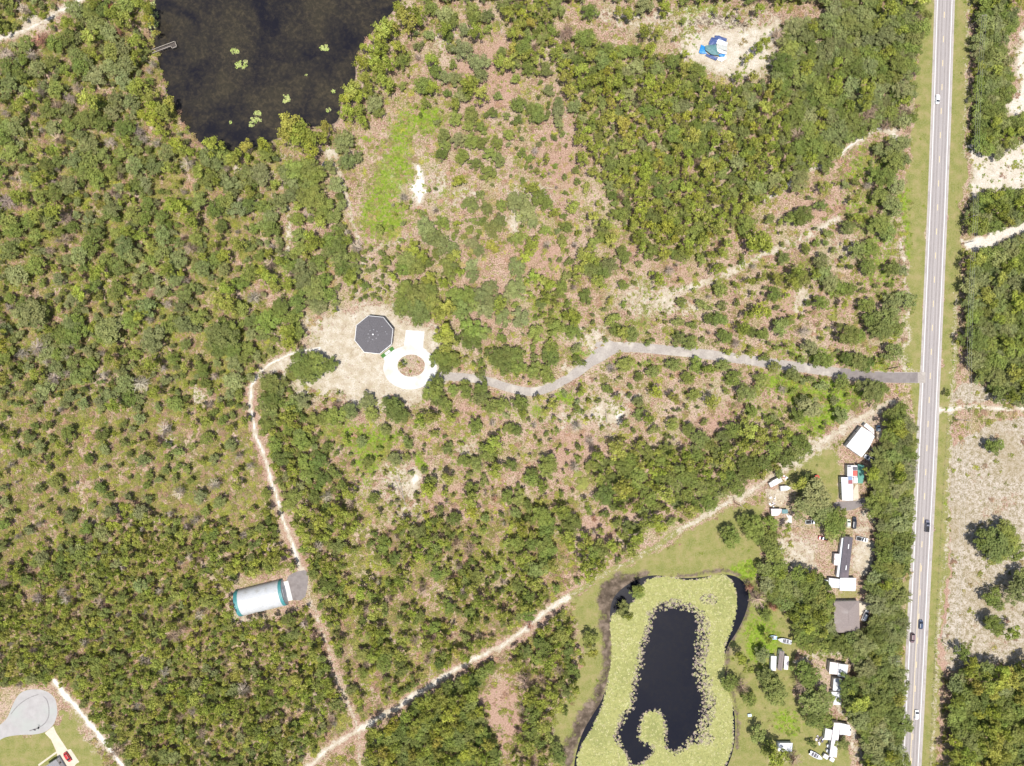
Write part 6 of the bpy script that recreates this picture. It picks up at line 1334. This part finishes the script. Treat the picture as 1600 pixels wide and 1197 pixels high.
# ------------------------------------------------------------------ undergrowth
PALM = []
for i in range(4):
    me = patch_mesh('palmetto_fronds', 90 + i); e = empty('palmetto_clump', (*P(130 + 37 * i, 640 + 21 * i), 0)); c = link('fronds', me, e); c.scale = (1.8, 1.8, 1.2); c['tint'] = (.16, .2, .05)
    tag(e, ['low palmetto clump in the western scrub, northwestern of four in a row', 'low palmetto clump in the western scrub, second of four in a row', 'low palmetto clump in the western scrub, third of four in a row', 'low palmetto clump in the western scrub, southeastern of four in a row'][i], 'palmetto', 'palmetto clumps in the western scrub'); PALM.append(c)
def scatter(name, label, n, dens, cols, s0, s1, seed, hz=.8, src=PALM):
    r = np.random.default_rng(seed); x = r.uniform(-150, 1750, n); y = r.uniform(-150, 1350, n)
    keep = (r.random(n) < dens(x, y)) & (interp(BLOCK, x, y) < .4); x, y = x[keep], y[keep]; rows = []
    for a, b in zip(x, y):
        s_ = s0 + (s1 - s0) * random.random() ** 2; c = random.choice(cols); j = random.uniform(.75, 1.25)
        rows.append((*P(a, b), 0.0, s_, s_, s_ * hz, random.uniform(0, 6.28), random.randrange(len(src)), tuple(q * j * w_ for q, w_ in zip(c, (.93, .875, .85)))))
    o_ = gn_scatter(name, rows, src); tag(o_, label, 'undergrowth', kind='stuff'); print(name, len(rows)); return o_
def dens_scrub(x, y):
    left = 1 / (1 + np.exp((x - 430 - 60 * np.sin(y / 90)) / 30)); south = (y > 780) & (x < 900)
    d = .16 + .84 * np.maximum(left, .6 * south); d *= .30 + 1.35 * vnoise(x + 300, y + 300, 24, 1)
    for k, f in (('sand', 1.0), ('lawn', 1.2), ('field', .95), ('dark', .8), ('pink', .75)): d *= np.clip(1 - f * interp(MASK[k], x, y), 0, 1)
    return np.clip(d, 0, 1)
scatter('palmetto_undergrowth', 'dense low palmetto and scrub between the trees', 210000, dens_scrub, [(.28, .305, .055), (.24, .265, .050), (.33, .31, .09), (.21, .24, .05), (.36, .29, .13), (.26, .27, .08), (.42, .31, .21), (.32, .34, .055), (.38, .25, .17)], .9, 2.6, 5, .5)
def dens_weed(x, y):
    d = .9 * interp(MASK['green'], x, y) + .60 * vnoise(x + 300, y + 300, 18, 2) ** 1.6 * (1 - interp(MASK['lawn'], x, y)) + .35 * interp(MASK['sand'], x, y) * (interp(MASK['sand'], x, y) < .8) * vnoise(x, y, 14, 3) - .35 * interp(MASK['field'], x, y)
    return np.clip(d * (1 - .8 * interp(MASK['dark'], x, y)), 0, 1)
scatter('weedy_groundcover', 'small weeds and grass tufts dotting the open ground', 110000, dens_weed, [(.24, .32, .035), (.20, .28, .03), (.31, .32, .09), (.18, .22, .05), (.30, .29, .10)], .5, 1.5, 6, .4)

# ------------------------------------------------------------------ pads on the pond and lake
def pad_mesh(name, seed, n=9):
    r = random.Random(seed); mb = MB()
    for i in range(n):
        x, y_, q = r.uniform(-1, 1), r.uniform(-1, 1), r.uniform(.22, .42); z = r.uniform(0, .06); k = 7
        mb.add([(x + q * math.cos(6.2832 * j / k), y_ + q * math.sin(6.2832 * j / k), z + r.uniform(0, .06)) for j in range(k)], [tuple(range(k))])
    me = bpy.data.meshes.new(name); me.from_pydata(mb.v, [], mb.f); a = me.attributes.new('shade', 'FLOAT', 'FACE'); a.data.foreach_set('value', [r.random() for _ in mb.f]); me.materials.append(M['pad']); return me
M['pad'] = leaf_mat('lily_pad', 1, 0.0)
pads = []
for i in range(3):
    x, y_ = [(447, 154), (506, 74), (478, 117)][i]
    e = empty('lily_pad_patch', (*P(x, y_), -.30)); c = link('pads', pad_mesh('pads', 120 + i, 14), e); c.scale = (1.6, 1.9, 1) if i == 0 else (1.6, 1.3, 1); c['tint'] = (.235, .26, .085)
    if i == 2: c.scale = (.6, .5, 1)
    e['kind'] = 'stuff'; c['kind'] = 'stuff'; e['label'] = (['yellow-green lily pads floating in the lake toward its south shore', 'sparse yellow-green lily pads in the eastern part of the lake', 'tiny yellow-green pad cluster south of the eastern lily pads'][i]); pads.append(c)
def lily(name, label, spec, seed, kind=None):
    r = random.Random(seed); rows = []
    for (x, y_, rx, ry, n) in spec:
        for _ in range(n):
            a, d = r.uniform(0, 6.28), r.random() ** .6; s_ = r.uniform(.3, .7); c = r.choice([(.235, .26, .085), (.23, .29, .07), (.27, .28, .11)])
            rows.append((*P(x + rx * d * math.cos(a), y_ + ry * d * math.sin(a)), -.31 + r.uniform(0, .02), s_, s_, 1, r.uniform(0, 6), r.randrange(3), c))
    o_ = gn_scatter(name, rows, pads); tag(o_, label, 'lily pads', kind='stuff')
lily('lily_pads', 'yellow-green lily pad mats floating on the lake', [(377, 100, 11, 7, 34), (366, 80, 8, 4, 16), (398, 188, 9, 5, 22), (402, 177, 6, 4, 12), (394, 196, 4, 3, 8), (506, 75, 7, 5, 12), (448, 155, 5, 7, 16), (512, 172, 4, 4, 8), (520, 143, 2, 3, 3), (359, 191, 2, 2, 3), (236, 30, 12, 16, 60), (240, 52, 6, 5, 16), (235, 5, 6, 8, 18)], 8)
def pond_mat_pads():
    MO, MI = chaikin(grow(MAT_OUT, 2.5)), chaikin(MAT_IN)
    def zones(x, y_):
        do = sdf(x, y_, MO); di = sdf(x, y_, MI); w = (vnoise(x, y_, 4, 4) - .5) * 5 + (vnoise(x, y_, 13, 9) - .5) * 7
        wide = np.where((x > 1078) & (y_ > 955) & (y_ < 1165), 20, np.where(y_ < 960, 13, 9)); wide = np.where((x > 985) & (x < 1052) & (y_ > 1105), 3.5, wide); wide = np.where((x < 1000) & (y_ > 1160), 5, wide)
        tear = ((np.hypot((x - 1108) / 14, (y_ - 937) / 9) < 1) | (np.hypot((x - 1102) / 14, (y_ - 1155) / 10) < 1))
        dense = (do < -1 + w * .35) & (di > wide + w) & ~tear; rim = (do < 0) & (di > -2.5 + w * .5) & ~dense
        return dense, rim, di, wide
    q = 1.6; xs = np.arange(885, 1175, q); ys = np.arange(890, 1300, q); X, Y = np.meshgrid(xs, ys); dn, rm, di, wd = zones(X.ravel(), Y.ravel()); v, f = [], []
    r = np.random.default_rng(5)
    for x, y_ in zip(X.ravel()[dn], Y.ravel()[dn]):
        n = len(v); v += [(*P(x + a * q * .52 + r.normal(0, .12), y_ + b * q * .52 + r.normal(0, .12)), -.33) for a, b in ((-1, 1), (1, 1), (1, -1), (-1, -1))]; f.append((n, n + 1, n + 2, n + 3))
    me = bpy.data.meshes.new('algae_sheet'); me.from_pydata(v, [], f)
    mt = rough_mat('algae', (.255, .255, .080), (.31, .305, .112), .8, .9, c3=(.215, .225, .07), scale2=.06)
    me.materials.append(mt); tag(link('algae_sheet', me), 'smooth yellow-olive floating plant mat ringing the dark pond', 'water plants', kind='stuff')
    r = np.random.default_rng(12); n = 60000; x = r.uniform(885, 1175, n); y_ = r.uniform(890, 1300, n); dn, rm, di, wd = zones(x, y_)
    dd = np.clip(di / wd, 0, 1); keep = (dn & (r.random(n) < .13)) | (rm & (r.random(n) < .16 + .75 * dd)); rows = []
    for a, b, isd, t in zip(x[keep], y_[keep], dn[keep], dd[keep]):
        c = random.choice([(.26, .26, .09), (.30, .295, .115), (.22, .23, .075), (.32, .305, .14)]) if (isd or random.random() < t * .5) else random.choice([(.28, .22, .18), (.22, .175, .14), (.31, .28, .15), (.15, .12, .10), (.33, .32, .15)])
        s_ = random.uniform(.35, .65) if isd else random.uniform(.22, .5)
        rows.append((*P(a, b), -.32 + random.uniform(0, .03), s_, s_, 1, random.uniform(0, 6.28), random.randrange(3), c))
    o_ = gn_scatter('floating_plants', rows, pads); tag(o_, 'withered floating leaves fringing the dark water of the pond', 'water plants', kind='stuff'); print('mat', len(rows), len(f))
pond_mat_pads()
